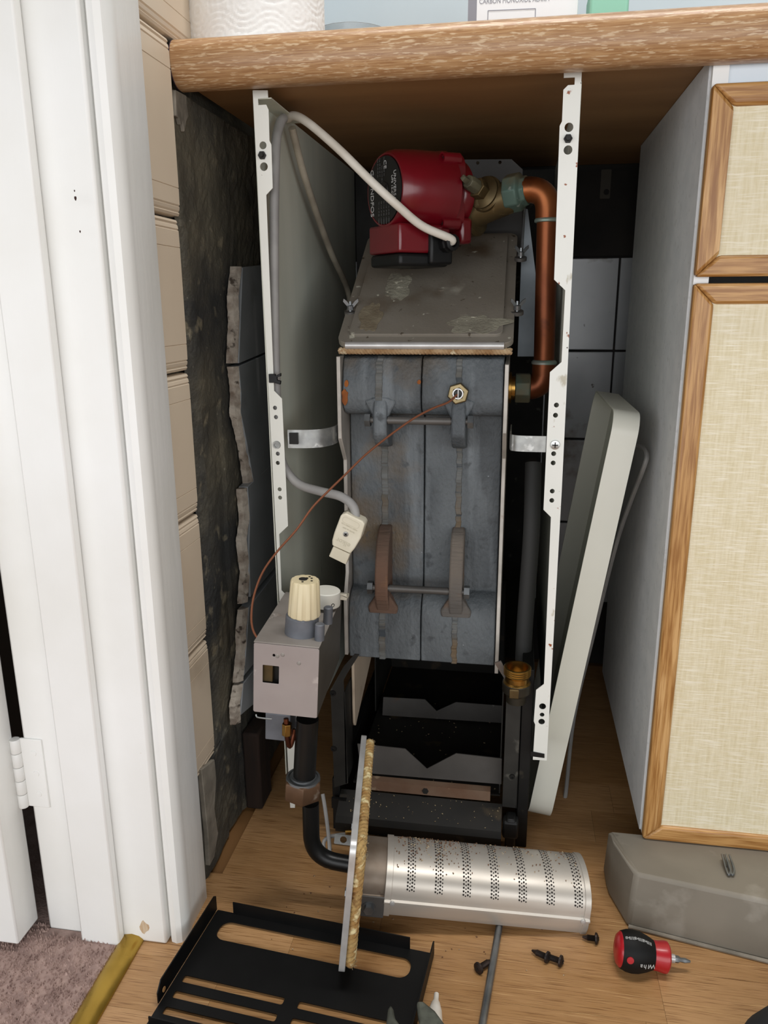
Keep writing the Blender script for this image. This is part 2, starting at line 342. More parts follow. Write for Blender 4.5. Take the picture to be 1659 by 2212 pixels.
for z0, z1 in rows:
    if z0 > .74 and z0 < .8: cream_tile(z0, z1, -.078, -.0005)
    elif z0 > .9: cream_tile(z0, z1, -.078, .07); cream_tile(z0, z1, .072, .22); cream_tile(z0, z1, .222, .372)
    else: cream_tile(z0, z1, -.078, -.0075)
# rough plaster skin, with real relief
b = MB(); ny, nz_ = 90, 130; vs = []
for i in range(ny + 1):
    for j in range(nz_ + 1):
        yy = -.0075 + .6 * i / ny; zz = .868 * j / nz_
        if zz < .1415: yy = -.076 + (.6685) * i / ny
        n = noise.noise(V((yy * 60, zz * 45, 1))) * .0016 + noise.noise(V((yy * 160, zz * 160, 4))) * .0011 + noise.noise(V((yy * 18, zz * 10, 9))) * .002
        edge = max(0, 1 - i / 6); hol = -.004 if (.03 < yy < .08 and zz < .55) else 0
        vs.append((-.003 + n + hol * .7 - edge * .001, yy, zz))
b.add(vs, [(i * (nz_ + 1) + j, (i + 1) * (nz_ + 1) + j, (i + 1) * (nz_ + 1) + j + 1, i * (nz_ + 1) + j + 1) for i in range(ny) for j in range(nz_)])
lab(b.build('plaster_coat', M_['plaster'], wl, smooth=0), 'rough sooty plaster beside the boiler')
# pale filler patches at the front of the plaster
def patch(pts, x, t, m, name='filler_patch'):
    b = MB(); b.prism([(p.y, p.z) for p in [P(a, c, 'X', x) for a, c in pts]], YZ(x - .004), t + .004)
    return b.build(name, m, wl, bevel=.0008)
patch([(378, 194), (402, 207), (403, 225), (407, 250), (402, 262), (398, 285), (394, 262), (390, 270), (386, 255), (379, 250)], .001, .0004, M_['plaster_pale'])
patch([(432, 1662), (460, 1640), (464, 1680), (460, 1745), (468, 1800), (460, 1850), (450, 1870), (446, 1800)], .0, .002, M_['plaster_pale'])
# hacked-off grey tiles: glazed face and pale broken edge
def hacked(pts, jag):
    t = [(p.y, p.z) for p in [P(a, c, 'X', .012) for a, c in pts]]
    b = MB(); b.prism(t, YZ(.0), .012); o = b.build('tile', M_['tile_grey'], wl, bevel=.0008)
    e = MB(); q = [P(a, c, 'X', .012) for a, c in jag]; out = []; n = 14
    for k in range(len(q) - 1):
        for i in range(n): out.append(q[k].lerp(q[k + 1], i / n))
    out.append(q[-1]); vs = []; fs = []
    for i, p in enumerate(out):
        a = noise.noise(p * 170) * .0022; c = noise.noise(p * 90 + V((5, 0, 0))) * .0018
        vs += [(.0005, p.y - .009 + a, p.z), (.0070 + c, p.y - .0075 + a, p.z), (.0118 + c * .3, p.y - .0005 + a * .4, p.z), (.0005, p.y + .004, p.z)]
    m_ = len(out)
    for i in range(m_ - 1):
        for k in range(3): fs.append((i * 4 + k, i * 4 + k + 1, i * 4 + k + 5, i * 4 + k + 4))
    fs += [(0, 1, 2, 3), ((m_ - 1) * 4 + 3, (m_ - 1) * 4 + 2, (m_ - 1) * 4 + 1, (m_ - 1) * 4)]
    e.add(vs, fs); e.build('broken_edge', M_['tile_edge'], o, smooth=25)
hacked([(524, 578), (516, 785), (690, 712), (690, 560)], [(523, 576), (516, 640), (518, 700), (514, 784)])
hacked([(516, 791), (521, 850), (520, 890), (534, 960), (548, 1042), (690, 900), (690, 716)], [(516, 791), (522, 850), (520, 890), (530, 930), (540, 980), (548, 1042)])
hacked([(535, 1052), (540, 1120), (538, 1190), (541, 1290), (690, 1110), (690, 905)], [(534, 1054), (540, 1120), (533, 1165), (541, 1230), (536, 1300)])
hacked([(538, 1312), (533, 1390), (527, 1460), (690, 1260), (690, 1116)], [(537, 1312), (532, 1360), (533, 1400), (526, 1470)])
hacked([(526, 1476), (520, 1545), (690, 1400), (690, 1265)], [(526, 1476), (519, 1520), (521, 1560)])
# timber stub low on the wall
b = MB(); b.box(-.001, .022, .085, .13, .0, .115); struct(b.build('trim_4', mat('dark_timber', '2e1e15', .9, c2='201610', scale=20, stretch=(3, 3, .4), bump=.4), bevel=.003))
# ---- back wall
wb = struct(MB().box(-.2, 1.7, .612, .66, 0, 2.3).build('wall_back', M_['render_dark'], smooth=0))
lab(MB().box(-.012, 1.7, .604, .612, .913, 2.3).build('painted_section', M_['wall_paint'], wb, smooth=0), 'pale blue grey painted wall above the worktop')
tm = None
for c in range(-1, 5):
    for q in range(4):
        x0 = .3525 + (c - 2) * .152; z0 = .5845 - q * .1525
        if x0 < -.005: continue
        if tm is None:
            b = MB(); b.box(-.0745, .0745, -.004, .004, -.0745, .0745); o = b.build('tile', M_['tile_white'], wb, bevel=.0012); tm = o
            o.data.transform(Matrix.Translation((0, 0, -.0745)))
        else: o = tm.copy(); col.objects.link(o)
        place(o, (x0 + .0755, .608 - R_.uniform(0, .001), z0 + .0755), wb)
lab(MB().box(-.01, 1.0, .6045, .612, .738, .868).build('soot_band', M_['render_dark'], wb, smooth=0), 'sooty bare render above the tiles')
lab(MB().box(-.0119, -.006, .3725, .603, .913, 1.5).build('painted_section', M_['wall_paint'], wl, smooth=0), 'pale painted wall')
q = P(1308, 398, 'Y', .603); b = MB(); b.prism([rrect(q.x - .008, q.z - .022, q.x + .008, q.z + .022, .001, 1), circ(q.x + .002, q.z - .012, .0045, 12)], XZ(.6044), .003); lab(b.build('wall_plate', mat('dim_plate', '4a453d', .8), wb, smooth=0), 'dim holed plate on the sooty wall')
# ---- unseen hall walls and ceiling, added to keep light out of the door gap
struct(MB().box(-1.3, -.143, .2, .25, 0, 2.2).build('wall_hall_blocker', mat('hall_blocker', '6f6257', .9), smooth=0))
struct(MB().box(-1.3, -1.25, -.15, .2, 0, 2.2).build('wall_hall_end_blocker', M_['wall_paint'], smooth=0))
struct(MB().box(-1.3, -.143, -.15, .25, 2.2, 2.24).build('ceiling_blocker', M_['wall_paint'], smooth=0))
# ---- door frame mouldings
struct(MB().box(-.145, -.008, -.152, -.1355, 0, 2.1).build('trim_1', M_['gloss_white'], bevel=.0025))
struct(MB().box(-.100, -.0555, -.1640, -.1525, 0, 2.1).build('trim_2', M_['gloss_white'], bevel=.002))
b = MB(); sec = [(-.012, -.134), (-.0075, -.1425), (-.004, -.1475), (.002, -.1490), (.0075, -.1465), (.0105, -.1410), (.0112, -.134), (.0102, -.128), (.0088, -.122), (.0086, -.080), (.0078, -.0782), (-.012, -.0782)]
b.sweep([(p[0], p[1], 0) for p in sec], (0, 0, 0), (0, 0, 2.1)); struct(b.build('trim_3', M_['gloss_white'], smooth=30))
chip = mat('paint_chip', '3a2420', .9); t2 = bpy.data.objects['trim_2']
for a, c, r_ in ((163, 428, .0017), (161, 412, .0008), (173, 500, .0010)):
    b = MB(); p = P(a, c, 'Y', -.1641); b.prism([(p.x + r_ * .6 * math.cos(q), p.z + r_ * math.sin(q) * (1 + .3 * math.sin(3 * q))) for q in [k * .628 for k in range(10)]], XZ(-.1640), .0003); b.build('chip', chip, t2, smooth=0)
b = MB(); p = P(312, 2003, 'Y', -.1521); b.prism([(p.x + .0045 * math.cos(q) * (1 + .3 * math.sin(2 * q + 1)), p.z + .008 * math.sin(q) * (1 + .25 * math.cos(3 * q))) for q in [k * .45 for k in range(14)]], XZ(-.1520), .0003); lab(b.build('bare_patch', mat('bare_primer', 'cdbba2', .8, c2='b58c62', scale=200, stretch=(1, 1, .3)), bpy.data.objects['trim_1'], smooth=0), 'paint worn through to wood')
# ---- door leaf, open into the hall, with painted hinge
door = struct(MB().box(-.92, -.1565, -.1885, -.1515, .012, 2.05).build('door_1', M_['gloss_white'], bevel=.002))
hz0, hz1 = P(66, 1592, 'Y', -.15).z, P(88, 1738, 'Y', -.15).z
hz0, hz1 = min(hz0, hz1), max(hz0, hz1)
hinge = MB(); hinge.box(-.1475, -.1235, -.1542, -.1515, hz0, hz1); hinge = lab(hinge.build('hinge', M_['gloss_white'], door, bevel=.0008), 'painted butt hinge')
for k in range(5):
    h = (hz1 - hz0) / 5; b = MB(); b.lathe([(.0001, 0), (.0048, 0), (.0052, .0006), (.0052, h - .0012), (.0048, h - .0006), (.0001, h - .0006)], axis((-.1520, -.1552, hz0 + k * h), (0, 0, 1)), 14)
    b.build('knuckle', M_['gloss_white'], hinge)
for k in (.2, .5, .8):
    b = MB(); b.lathe([(.0001, 0), (.0035, 0), (.003, .0008), (.0001, .001)], axis((-.1335, -.1540, hz0 + (hz1 - hz0) * k), (0, -1, 0)), 12); b.build('screw_head', M_['gloss_white'], hinge)

# ================================================================== WORKTOP AND CABINET
wt = thing('worktop', 'oak worktop with a rounded front edge spanning the boiler and cabinet', 'worktop', (.7, .3, .868))
b = MB(); sec = [(0, .602, .9125)]
for i in range(9): a = math.radians(90 + 90 * i / 8); sec.append((0, .016 + .016 * math.cos(a), .8965 + .016 * math.sin(a)))
for i in range(9): a = math.radians(180 + 90 * i / 8); sec.append((0, .021 + .021 * math.cos(a), .890 + .021 * math.sin(a)))
sec += [(0, .027, .8690), (0, .0275, .8806), (0, .602, .8806)]
b.sweep(sec, (-.0005, 0, 0), (1.5, 0, 0)); b.build('top', M_['oak_worktop'], wt, smooth=30)
b = MB(); b.sweep([(0, .0282, .8804), (0, .0282, .8784), (0, .602, .8784), (0, .602, .8804)], (.001, 0, 0), (1.5, 0, 0)); lab(b.build('underside_panel', M_['ply_under'], wt, smooth=0), 'brown board under the worktop')
b = MB(); b.sweep([(0, p[1], p[2]) for p in sec[1:19]] + [(0, .05, .8810), (0, .05, .9125)], (-.0014, 0, 0), (-.0006, 0, 0)); lab(b.build('end_strip', mat('purple_edge', '4a3440', .5), wt), 'dark edging strip')

cab = thing('base_cabinet', 'kitchen base cabinet with oak framed woven beige drawer and door', 'cabinet', (.8, .25, .06))
X0, X1 = .5045, 1.12
b = MB(); b.box(X0 - .0015, X0 + .0145, .0372, .45, .062, .8778); lab(b.build('side_panel', M_['cab_grey'], cab, bevel=.0006), 'pale grey laminate side')
MB().box(X0 + .0005, X0 + .0145, .030, .0371, .062, .8778).build('edge_strip', M_['white_board'], cab, smooth=0)
MB().box(X1 - .016, X1, .0372, .45, .062, .8665).build('side_panel', M_['cab_grey'], cab, smooth=0)
MB().box(X0 + .015, X1 - .0165, .0385, .45, .062, .078).build('bottom_panel', M_['white_board'], cab, smooth=0)
MB().box(X0 + .015, X1 - .0165, .440, .45, .0785, .866).build('back_panel', M_['white_board'], cab, smooth=0)
MB().box(X0 + .0150, X1 - .0165, .0330, .0375, .8535, .8778).build('top_rail', mat('pale_blue_rail', 'd5dee6', .45), cab, smooth=0)
def framed(name, z0, z1):
    y0, y1, f = .0195, .0325, .0195
    d = MB(); d.box(X0 + f * .8, X1 - f * .8, y0 + .004, y1 - .001, z0 + f * .8, z1 - f * .8); d = lab(d.build(name, M_['weave'], cab, smooth=0), 'woven beige panel in an oak frame')
    for nm, pts, m in (('stile', [(X0, z0), (X0 + f, z0 + f), (X0 + f, z1 - f), (X0, z1)], 'oak_trim'), ('stile', [(X1, z0), (X1, z1), (X1 - f, z1 - f), (X1 - f, z0 + f)], 'oak_trim'),
                   ('rail', [(X0 + .0002, z1), (X0 + f, z1 - f + .0002), (X1 - f, z1 - f + .0002), (X1 - .0002, z1)], 'oak_trim_h'), ('rail', [(X0 + .0002, z0), (X1 - .0002, z0), (X1 - f, z0 + f - .0002), (X0 + f, z0 + f - .0002)], 'oak_trim_h')):
        b = MB(); b.prism(pts, XZ(y1), y1 - y0); b.build(nm, M_[m], d, bevel=.003)
framed('drawer_front', .6865, .8530)
framed('door', .0615, .6805)
# plinth wrapped in grey vinyl
pl = thing('plinth', 'grey vinyl wrapped plinth box under the cabinet', 'plinth', (.8, 0, 0))
b = MB(); bot = [(.466, .012), (.4675, -.004), (.482, -.0495), (.62, -.076), (1.12, -.165), (1.12, .04), (.466, .04)]
top = [(.467, .008, .0745), (.4685, -.004, .0735), (.4875, -.0455, .0665), (.62, -.066, .0655), (1.12, -.15, .062), (1.12, .03, .0605), (.467, .03, .0605)]
n = len(bot); vs = [(p[0], p[1], .0003) for p in bot] + list(top)
b.add(vs, [(i, (i + 1) % n, (i + 1) % n + n, i + n) for i in range(n)] + [tuple(range(n))] + [(n, n + 1, n + 6), (n + 1, n + 2, n + 6), (n + 2, n + 3, n + 5, n + 6), (n + 3, n + 4, n + 5)])
b.build('vinyl_box', M_['plinth'], pl, bevel=.004, segs=3)
b = MB(); b.tube([(.4835, -.0510, .0022), (.62, -.0775, .0022), (1.1, -.163, .0022)], .0022, 8); lab(b.build('sealant_bead', M_['plaster_pale'], pl), 'grey bead of sealant')
kl = thing('cabinet_clip', 'small bent steel clip hanging beneath the cabinet door', 'clip', P(1575, 1880, 'Y', -.006))
for k_, dx in enumerate((0, 8)):
    b = MB(); b.tube(spline([P(1560 + dx, 1846, 'Z', .0700), P(1563 + dx, 1858, 'Z', .0705), P(1568 + dx, 1876, 'Z', .0690), P(1574 + dx, 1890, 'Z', .0680), P(1578 + dx, 1880, 'Z', .0690), P(1573 + dx, 1862, 'Z', .0705), P(1568 + dx, 1847, 'Z', .0700)], 5), .0013, 8); b.build('wire', M_['zinc'], kl)
b = MB(); M = frame(P(1566, 1862, 'Z', .0685), P(1572, 1885, 'Z', .0685) - P(1562, 1850, 'Z', .0685), (0, .2, 1)); b.box(-.010, .010, -.0022, .0022, -.0004, .0004, M); b.build('plate', M_['dark_steel'], kl)

# ================================================================== BOILER
YF = .046                                   # front of the casing flanges
boiler = thing('boiler', 'opened boiler with grey cast iron heat exchanger between two white casing panels', 'boiler', (.23, .25, .0))
def pxz(pts, y): return [(p.x, p.z) for p in [P(a, c, 'Y', y) for a, c in pts]]
def hole(x, y, r): p = P(x, y, 'Y', YF); return circ(p.x, p.z, r, 14)
# --- left casing panel
Lout = [(546, 195), (578, 195), (579, 211), (557, 213), (558, 227), (575, 226), (580, 237), (582, 304), (586, 312), (589, 406), (575, 421), (592, 844), (609, 861), (622, 1136), (603, 1154), (608, 1276), (624, 1291), (640, 1500), (637, 1745), (627, 1745)]
Lh = [hole(568, 314, .0038), hole(570, 360, .0042), hole(594, 881, .0024), hole(596, 901, .0024), hole(598, 961, .0026), hole(600, 980, .0024), hole(600, 1000, .0024), hole(604, 1057, .0024), hole(605, 1075, .0024)]
pL = MB(); lo_ = pxz(Lout, YF); pL.prism([lo_] + Lh, XZ(YF + .0012), .0012)
sideL = lab(pL.build('side_panel', M_['enamel'], boiler, smooth=0), 'white enamelled casing flange on the door side')
b = MB(); b.sweep([(.0655, 0, lo_[0][1]), (.0667, 0, lo_[0][1]), (.0705, 0, .085), (.0693, 0, .085)], (0, YF + .0013, 0), (0, .56, 0)); lab(b.build('inner_sheet', M_['enamel_in'], sideL, smooth=0), 'pale green grey inner face')
b = MB(); b.sweep([(.067, 0, .8655), (.085, 0, .8655), (.085, 0, .8645), (.067, 0, .8645)], (0, YF + .0013, 0), (0, .16, 0)); b.build('top_lip', M_['enamel_in'], sideL, smooth=0)
# --- right casing panel
Rout = [(1218, 150), (1257, 150), (1214, 1050), (1181, 1643), (1151, 1641), (1156, 1565), (1153, 1558), (1158, 1491), (1175, 1478), (1190, 1117), (1174, 1101), (1188, 804), (1213, 782), (1221, 627), (1197, 604), (1209, 272), (1214, 262), (1217, 194), (1227, 184), (1241, 183), (1242, 167), (1218, 168)]
Rh = [hole(1229, 275, .0042), hole(1227, 324, .0042), hole(1202, 875, .0026), hole(1200, 897, .0026), hole(1196, 980, .0026), hole(1195, 1000, .0026), hole(1193, 1061, .0026), hole(1192, 1081, .0026), hole(1172, 1526, .0040), hole(1171, 1544, .0027), hole(1170, 1559, .0038)]
ro_ = pxz(Rout, YF)
pR = MB(); pR.prism([ro_] + Rh, XZ(YF + .0012), .0012); sideR = lab(pR.build('side_panel', M_['enamel_rust'], boiler, smooth=0), 'chipped white casing flange on the cabinet side')
b = MB(); b.sweep([(.3895, 0, .866), (.3907, 0, .866), (.3928, 0, .137), (.3916, 0, .137)], (0, YF + .0013, 0), (0, .56, 0)); lab(b.build('inner_sheet', M_['enamel_in'], sideR, smooth=0), 'grey inner face')
def bolt(px, py, parent, m='dark_steel', r=.0042, L=.006, y=None):
    p = P(px, py, 'Y', (y or YF)); M = axis(p, (0, -1, 0)); b = MB(); b.lathe([(.0001, 0), (r, 0), (r, L * .45), (.0001, L * .45)], M, 6); b.lathe([(.0001, L * .4), (r * .55, L * .4), (r * .5, L), (.0001, L)], M, 10)
    return b.build('bolt', M_[m], parent)
bolt(567, 336, sideL); bolt(1227, 300, sideR)
p = P(598, 961, 'Y', YF); b = MB(); b.lathe([(.0028, 0), (.0046, 0), (.0042, .0022), (.0028, .0022), (.0028, 0)], axis(p, (0, -1, 0)), 18); b.build('eyelet', M_['galv'], sideL)
p = P(1199, 961, 'Y', YF); b = MB(); b.lathe([(.0001, 0), (.0052, 0), (.0048, .0018), (.0001, .0024)], axis(p, (0, -1, 0)), 18); sc_ = b.build('screw', M_['screw_steel'], sideR)
b = MB(); M = axis(p, (0, -1, 0)); b.box(-.003, .003, -.0006, .0006, .0021, .0027, M); b.box(-.0006, .0006, -.003, .003, .0021, .0027, M); b.build('slot', M_['ink'], sideR)
# black cable clip on the left flange
c0 = pxz([(580, 808), (594, 808), (594, 812), (606, 806), (606, 813), (598, 815), (598, 821), (606, 823), (605, 831), (592, 827), (581, 827)], YF - .004)
b = MB(); b.prism(c0, XZ(YF - .0001), .004); lab(b.build('cable_clip', M_['black_plastic'], sideL, bevel=.0005), 'black clip')
# dark slot pieces at the flange foot
b = MB(); q = pxz([(1146, 1622), (1176, 1628), (1176, 1636), (1146, 1632)], YF); b.prism(q, XZ(YF - .0001), .0015); b.build('hinge_pin', M_['black_steel'], sideR)
# --- straps between flanges and heat exchanger
def strap(path, z0, z1, name='strap'):
    b = MB(); pts = spline(path, 6); t = .0016; L1 = []; L2 = []
    for i, p in enumerate(pts):
        d = (pts[min(i + 1, len(pts) - 1)] - pts[max(i - 1, 0)]).normalized(); n_ = V((-d.y, d.x, 0)); L1.append(p + n_ * t / 2); L2.append(p - n_ * t / 2)
    b.prism([(p.x, p.y) for p in L1 + L2[::-1]], XY(0), z1, z0); return b.build(name, M_['galv'], boiler, smooth=40)
za, zb = P(660, 965, 'Y', .06).z, P(660, 926, 'Y', .06).z
sl = strap([(.088, YF + .004, 0), (.098, .0505, 0), (.112, .053, 0), (.126, .062, 0), (.1345, .085, 0), (.135, .13, 0)], za, zb)
b = MB(); b.box(.0905, .1005, .0465, .0487, za + .005, zb - .003); b.build('clip_plate', M_['black_steel'], sl)
za, zb = P(1140, 972, 'Y', .06).z, P(1140, 938, 'Y', .06).z
strap([(.374, YF + .004, 0), (.362, .0495, 0), (.350, .0500, 0), (.3405, .053, 0), (.3365, .064, 0), (.3365, .13, 0)], za, zb)
# --- heat exchanger: two cast sections
prof = [(.110, .607), (.100, .603), (.0945, .590), (.0905, .572), (.0895, .558), (.0925, .548), (.100, .541), (.112, .5375), (.130, .536), (.131, .330), (.130, .3165), (.118, .3125), (.109, .305), (.104, .294), (.1015, .275), (.101, .250), (.103, .228)]
def section(x0, x1, nm, lb):
    b = MB(); b.sweep([(0, y, z) for y, z in prof] + [(0, .42, .228), (0, .42, .607)], (x0, 0, 0), (x1, 0, 0)); return lab(b.build(nm, M_['cast'], boiler, smooth=45, bevel=.0015), lb)
secL = section(.1432, .2338, 'cast_section', 'grey painted cast iron section on the left of the seam')
secR = section(.2350, .3262, 'cast_section', 'grey painted cast iron section on the right of the seam')
def seam(x0, x1, par, sl_=slice(0, None)):
    pr = prof[sl_]; f = [V((0, y, z)) for y, z in pr]; o = []
    for i, p in enumerate(f):
        d = (f[min(i + 1, len(f) - 1)] - f[max(i - 1, 0)]).normalized(); o.append(p + V((0, -d.z, d.y)) * -.0012 if False else p + V((0, -.0013, 0)))
    b = MB(); vs = []; fs = []; k = 40; pts = []
    for i in range(len(o) - 1):
        n_ = max(1, int((o[i + 1] - o[i]).length / .0022))
        for j in range(n_): pts.append((o[i].lerp(o[i + 1], j / n_), f[i].lerp(f[i + 1], j / n_)))
    pts.append((o[-1], f[-1]))
    for i, (a, c) in enumerate(pts):
        j = noise.noise(V((a.z * 140, x0 * 50, 3))) * .0016; a = a + V((0, noise.noise(V((a.z * 420, x0 * 90, 8))) * .0011 + (.0004 if i % 2 else -.0004), 0))
        vs += [(x0 + j, c.y + .0008, c.z), (x0 + .001 + j, a.y, a.z), (x1 - .001 + j * .6, a.y, a.z), (x1 + j * .6, c.y + .0008, c.z)]
    for i in range(len(pts) - 1): fs += [(i * 4 + k_, i * 4 + k_ + 1, i * 4 + k_ + 5, i * 4 + k_ + 4) for k_ in range(3)] + [(i * 4 + 3, i * 4, i * 4 + 4, i * 4 + 7)]
    fs += [(0, 1, 2, 3), tuple((len(pts) - 1) * 4 + q for q in (3, 2, 1, 0))]
    b.add(vs, fs); return lab(b.build('casting_seam', M_['cast_rust'], par, smooth=20), 'rust stained rough casting seam')
seam(.1812, .1902, secL); seam(.2727, .2805, secR)
LR = mat('rusty_lug', '6b5142', .9, c2='594b41', scale=14, bump=.9, bscale=220, bstretch=(.2, .2, 1.5), stains=(('7a5a44', 30, .58, .7), ('565a5c', 10, .56, .66)))
LT = mat('tan_lug', '6f665d', .9, c2='5e5a56', scale=14, bump=.9, bscale=220, bstretch=(.2, .2, 1.5), stains=(('80624c', 20, .58, .7),))
def lug(cx, par, up):
    w_ = .0080; b = MB()
    if up:
        b.prism([(.132, .562), (.0905, .560), (.0845, .548), (.0835, .536), (.0835, .518), (.092, .508), (.106, .500), (.132, .496)], YZ(cx - w_), 2 * w_)
        b.prism([(cx - w_, .536), (cx + w_, .536), (cx + w_ + .011, .556), (cx + w_ + .002, .560), (cx - w_ - .002, .560), (cx - w_ - .011, .556)], XZ(.104), .104 - .0888)
    else:
        b.prism([(.132, .398), (.118, .396), (.104, .384), (.095, .362), (.0895, .342), (.0895, .318), (.096, .306), (.1025, .292), (.132, .288)], YZ(cx - w_), 2 * w_)
        b.prism([(cx - w_, .314), (cx - w_ - .011, .298), (cx - w_ - .010, .290), (cx + w_ + .010, .290), (cx + w_ + .011, .298), (cx + w_, .314)], XZ(.115), .115 - .1015)
    return lab(b.build('lug', (M_['cast'] if up else (LR if cx < .2 else LT)), par, bevel=.0022, segs=2), 'cast clamping lug')
lug(.1875, secL, True); lug(.2775, secR, True); lug(.1868, secL, False); lug(.2775, secR, False)
for zc, yy in ((.534, .089), (.3265, .0945)):
    b = MB(); b.tube([(.176, yy, zc), (.2885, yy, zc)], .0036, 12); tr_ = lab(b.build('tie_rod', M_['mid_steel'], boiler), 'steel tie rod between the lugs')
    b = MB(); b.tube([(.1965, yy, zc), (.2685, yy, zc)], .0046, 12); b.build('sleeve', M_['mid_steel'], tr_)
    for xx, d in ((.1762, -1), (.2878, 1)):
        b = MB(); b.lathe([(.0001, 0), (.0082, 0), (.0082, .0065), (.0001, .0065)], axis((xx, yy, zc), (d, 0, 0)), 6); b.build('nut', M_['zinc'], tr_)
# thermostat pocket
p = V((.2765, .0905, .5655)); M = axis(p, (0, -1, .05)); b = MB(); b.lathe([(.0062, 0), (.0125, 0), (.0125, .0065), (.0115, .0075), (.0066, .0075), (.0062, .0068), (.0062, 0)], M, 6, phase=.3)
pk = lab(b.build('thermostat_pocket', mat('pale_brass', '7d6f52', .32, .85, c2='665a41', scale=40), secR, bevel=.0006), 'brass hexagon pocket')
b = MB(); b.lathe([(.0001, .001), (.0063, .001), (.0063, .0012), (.0001, .0012)], M, 14); b.build('pocket_bore', M_['ink'], secR)
b = MB(); b.lathe([(.0048, .0012), (.0061, .0012), (.0061, .0085), (.0048, .0085), (.0048, .0012)], M, 18); b.build('bush', M_['bright_edge'], secR)
b = MB(); b.tube([p + V((.0003, -.0082, .0058)), p + V((.0003, -.0082, -.0058))], .0008, 8); b.build('split_pin', M_['bright_edge'], secR)
rm = mat('orange_rust', '9a5a26', .95, c2='7a4420', scale=60)
for (cx_, cz_, r1, r2, yy, par_) in ((.1462, .560, .004, .009, .0905, secL), (.2318, .5775, .0022, .0026, .0920, secL), (.1480, .575, .0025, .004, .0915, secL)):
    pts = [(cx_ + r1 * math.cos(q * .524) * (1 + .4 * noise.noise(V((q * 1.7, cz_ * 90, 0)))), cz_ + r2 * math.sin(q * .524) * (1 + .4 * noise.noise(V((q * 1.3, cz_ * 70, 5))))) for q in range(12)]
    b = MB(); b.prism(pts, XZ(yy), .0016); b.build('rust_spot', rm, par_, smooth=0)
# --- jacket edges each side of the castings
def jacket(x0, x1, pts, lb):
    b = MB(); b.prism(pts, YZ(x0), x1 - x0); return lab(b.build('jacket_sheet', M_['steel_edge'], boiler, bevel=.0006), lb)
jacket(.1378, .1424, [(.085, .606), (.085, .535), (.086, .512), (.112, .482), (.112, .40), (.112, .338), (.098, .31), (.098, .232), (.42, .232), (.42, .606)], 'pale sheet edge left of the castings')
jacket(.3272, .3318, [(.088, .598), (.086, .522), (.112, .488), (.112, .345), (.098, .318), (.098, .22), (.42, .22), (.42, .606)], 'pale sheet edge right of the castings')
# --- sloped flue box cover with rope seal and wing nuts
A0, A1 = V((.1405, .092, .6155)), V((.1425, .30, .7450)); Wd = .195
Mx = frame(A0, (1, 0, 0), A1 - A0); Lc = (A1 - A0).length
fc = MB(); fc.prism(rrect(-.002, -.002, Wd, Lc, .012), Mx, .008, .001); fc.prism(rrect(.010, .010, Wd - .012, Lc - .010, .008), Mx, .0115, .007)
flue = lab(fc.build('flue_cover', M_['cover_steel'], boiler, bevel=.0025, segs=3), 'sloping dusty steel flue cover')
b = MB(); rp = [Mx @ V(p) for p in ((.004, .0005, .0095), (.004, -.0022, .006), (.004, -.0022, .002), (.004, .0005, .0012))]
b.tube([Mx @ V((.008, -.0022, .0045)), Mx @ V((Wd - .010, -.0022, .0045))], .0042, 12); lab(b.build('bright_lip', M_['bright_edge'], flue), 'bright worn front lip')
b = MB(); b.tube([Mx @ V((Wd * .55, Lc * .42, .0112)), Mx @ V((Wd * .55, Lc * .42, .0124))], .004, 14); b.build('rivet', M_['cover_steel'], flue)
# scale patches on the cover
def blob(cx, cy, rx, ry, seed, name='scale_patch', m='flake_pale'):
    pts = []
    for i in range(40):
        a = 6.283 * i / 40; k = 1 + .55 * noise.noise(V((math.cos(a) * 1.9, math.sin(a) * 1.9, seed))); pts.append((cx + rx * k * math.cos(a), cy + ry * k * math.sin(a)))
    b = MB(); b.prism(pts, Mx, .0121, .0113); return b.build(name, m if not isinstance(m, str) else M_[m], flue, smooth=0)
mp_ = mat('limescale', '8a8676', .95, c2='6d675a', scale=40, bump=.8, bscale=260, stains=(('b3ae9c', 110, .62, .68),))
blob(.155, .030, .030, .016, 2.2, m=mp_); blob(.055, .110, .016, .030, 7.7, m=mp_); blob(.030, .045, .014, .030, 4.1, m=mat('tan_scale', '7d735f', .95, c2='675b48', scale=50, bump=.6, bscale=260))
# braided rope under the lip
def rope(pts, r, m, parent, name='rope_seal', turns=260, strands=3):
    b = MB(); P_ = [V(p) for p in pts]; seg = []; tot = sum((P_[i + 1] - P_[i]).length for i in range(len(P_) - 1))
    N_ = max(60, int(tot / .0011)); cum = [0]
    for i in range(len(P_) - 1): cum.append(cum[-1] + (P_[i + 1] - P_[i]).length)
    ctr = []
    for k in range(N_ + 1):
        s = tot * k / N_; i = max(j for j in range(len(cum)) if cum[j] <= s + 1e-9); i = min(i, len(P_) - 2); ctr.append((P_[i].lerp(P_[i + 1], (s - cum[i]) / max(1e-9, cum[i + 1] - cum[i])), s))
    for st in range(strands):
        pp = []
        for k, (c, s) in enumerate(ctr):
            d = (ctr[min(k + 1, N_)][0] - ctr[max(k - 1, 0)][0]).normalized(); x = d.cross(V((.3, .5, .8))).normalized(); yv = d.cross(x); a = s * turns * 2 + st * 6.283 / strands
            pp.append(c + (x * math.cos(a) + yv * math.sin(a)) * r * .55)
        b.tube(pp, r * .62, 6)
    return b.build(name, m, parent, smooth=60)
rope([Mx @ V((.000, -.0035, -.0018)), Mx @ V((Wd - .002, -.0035, -.0018))], .0036, M_['rope'], flue)
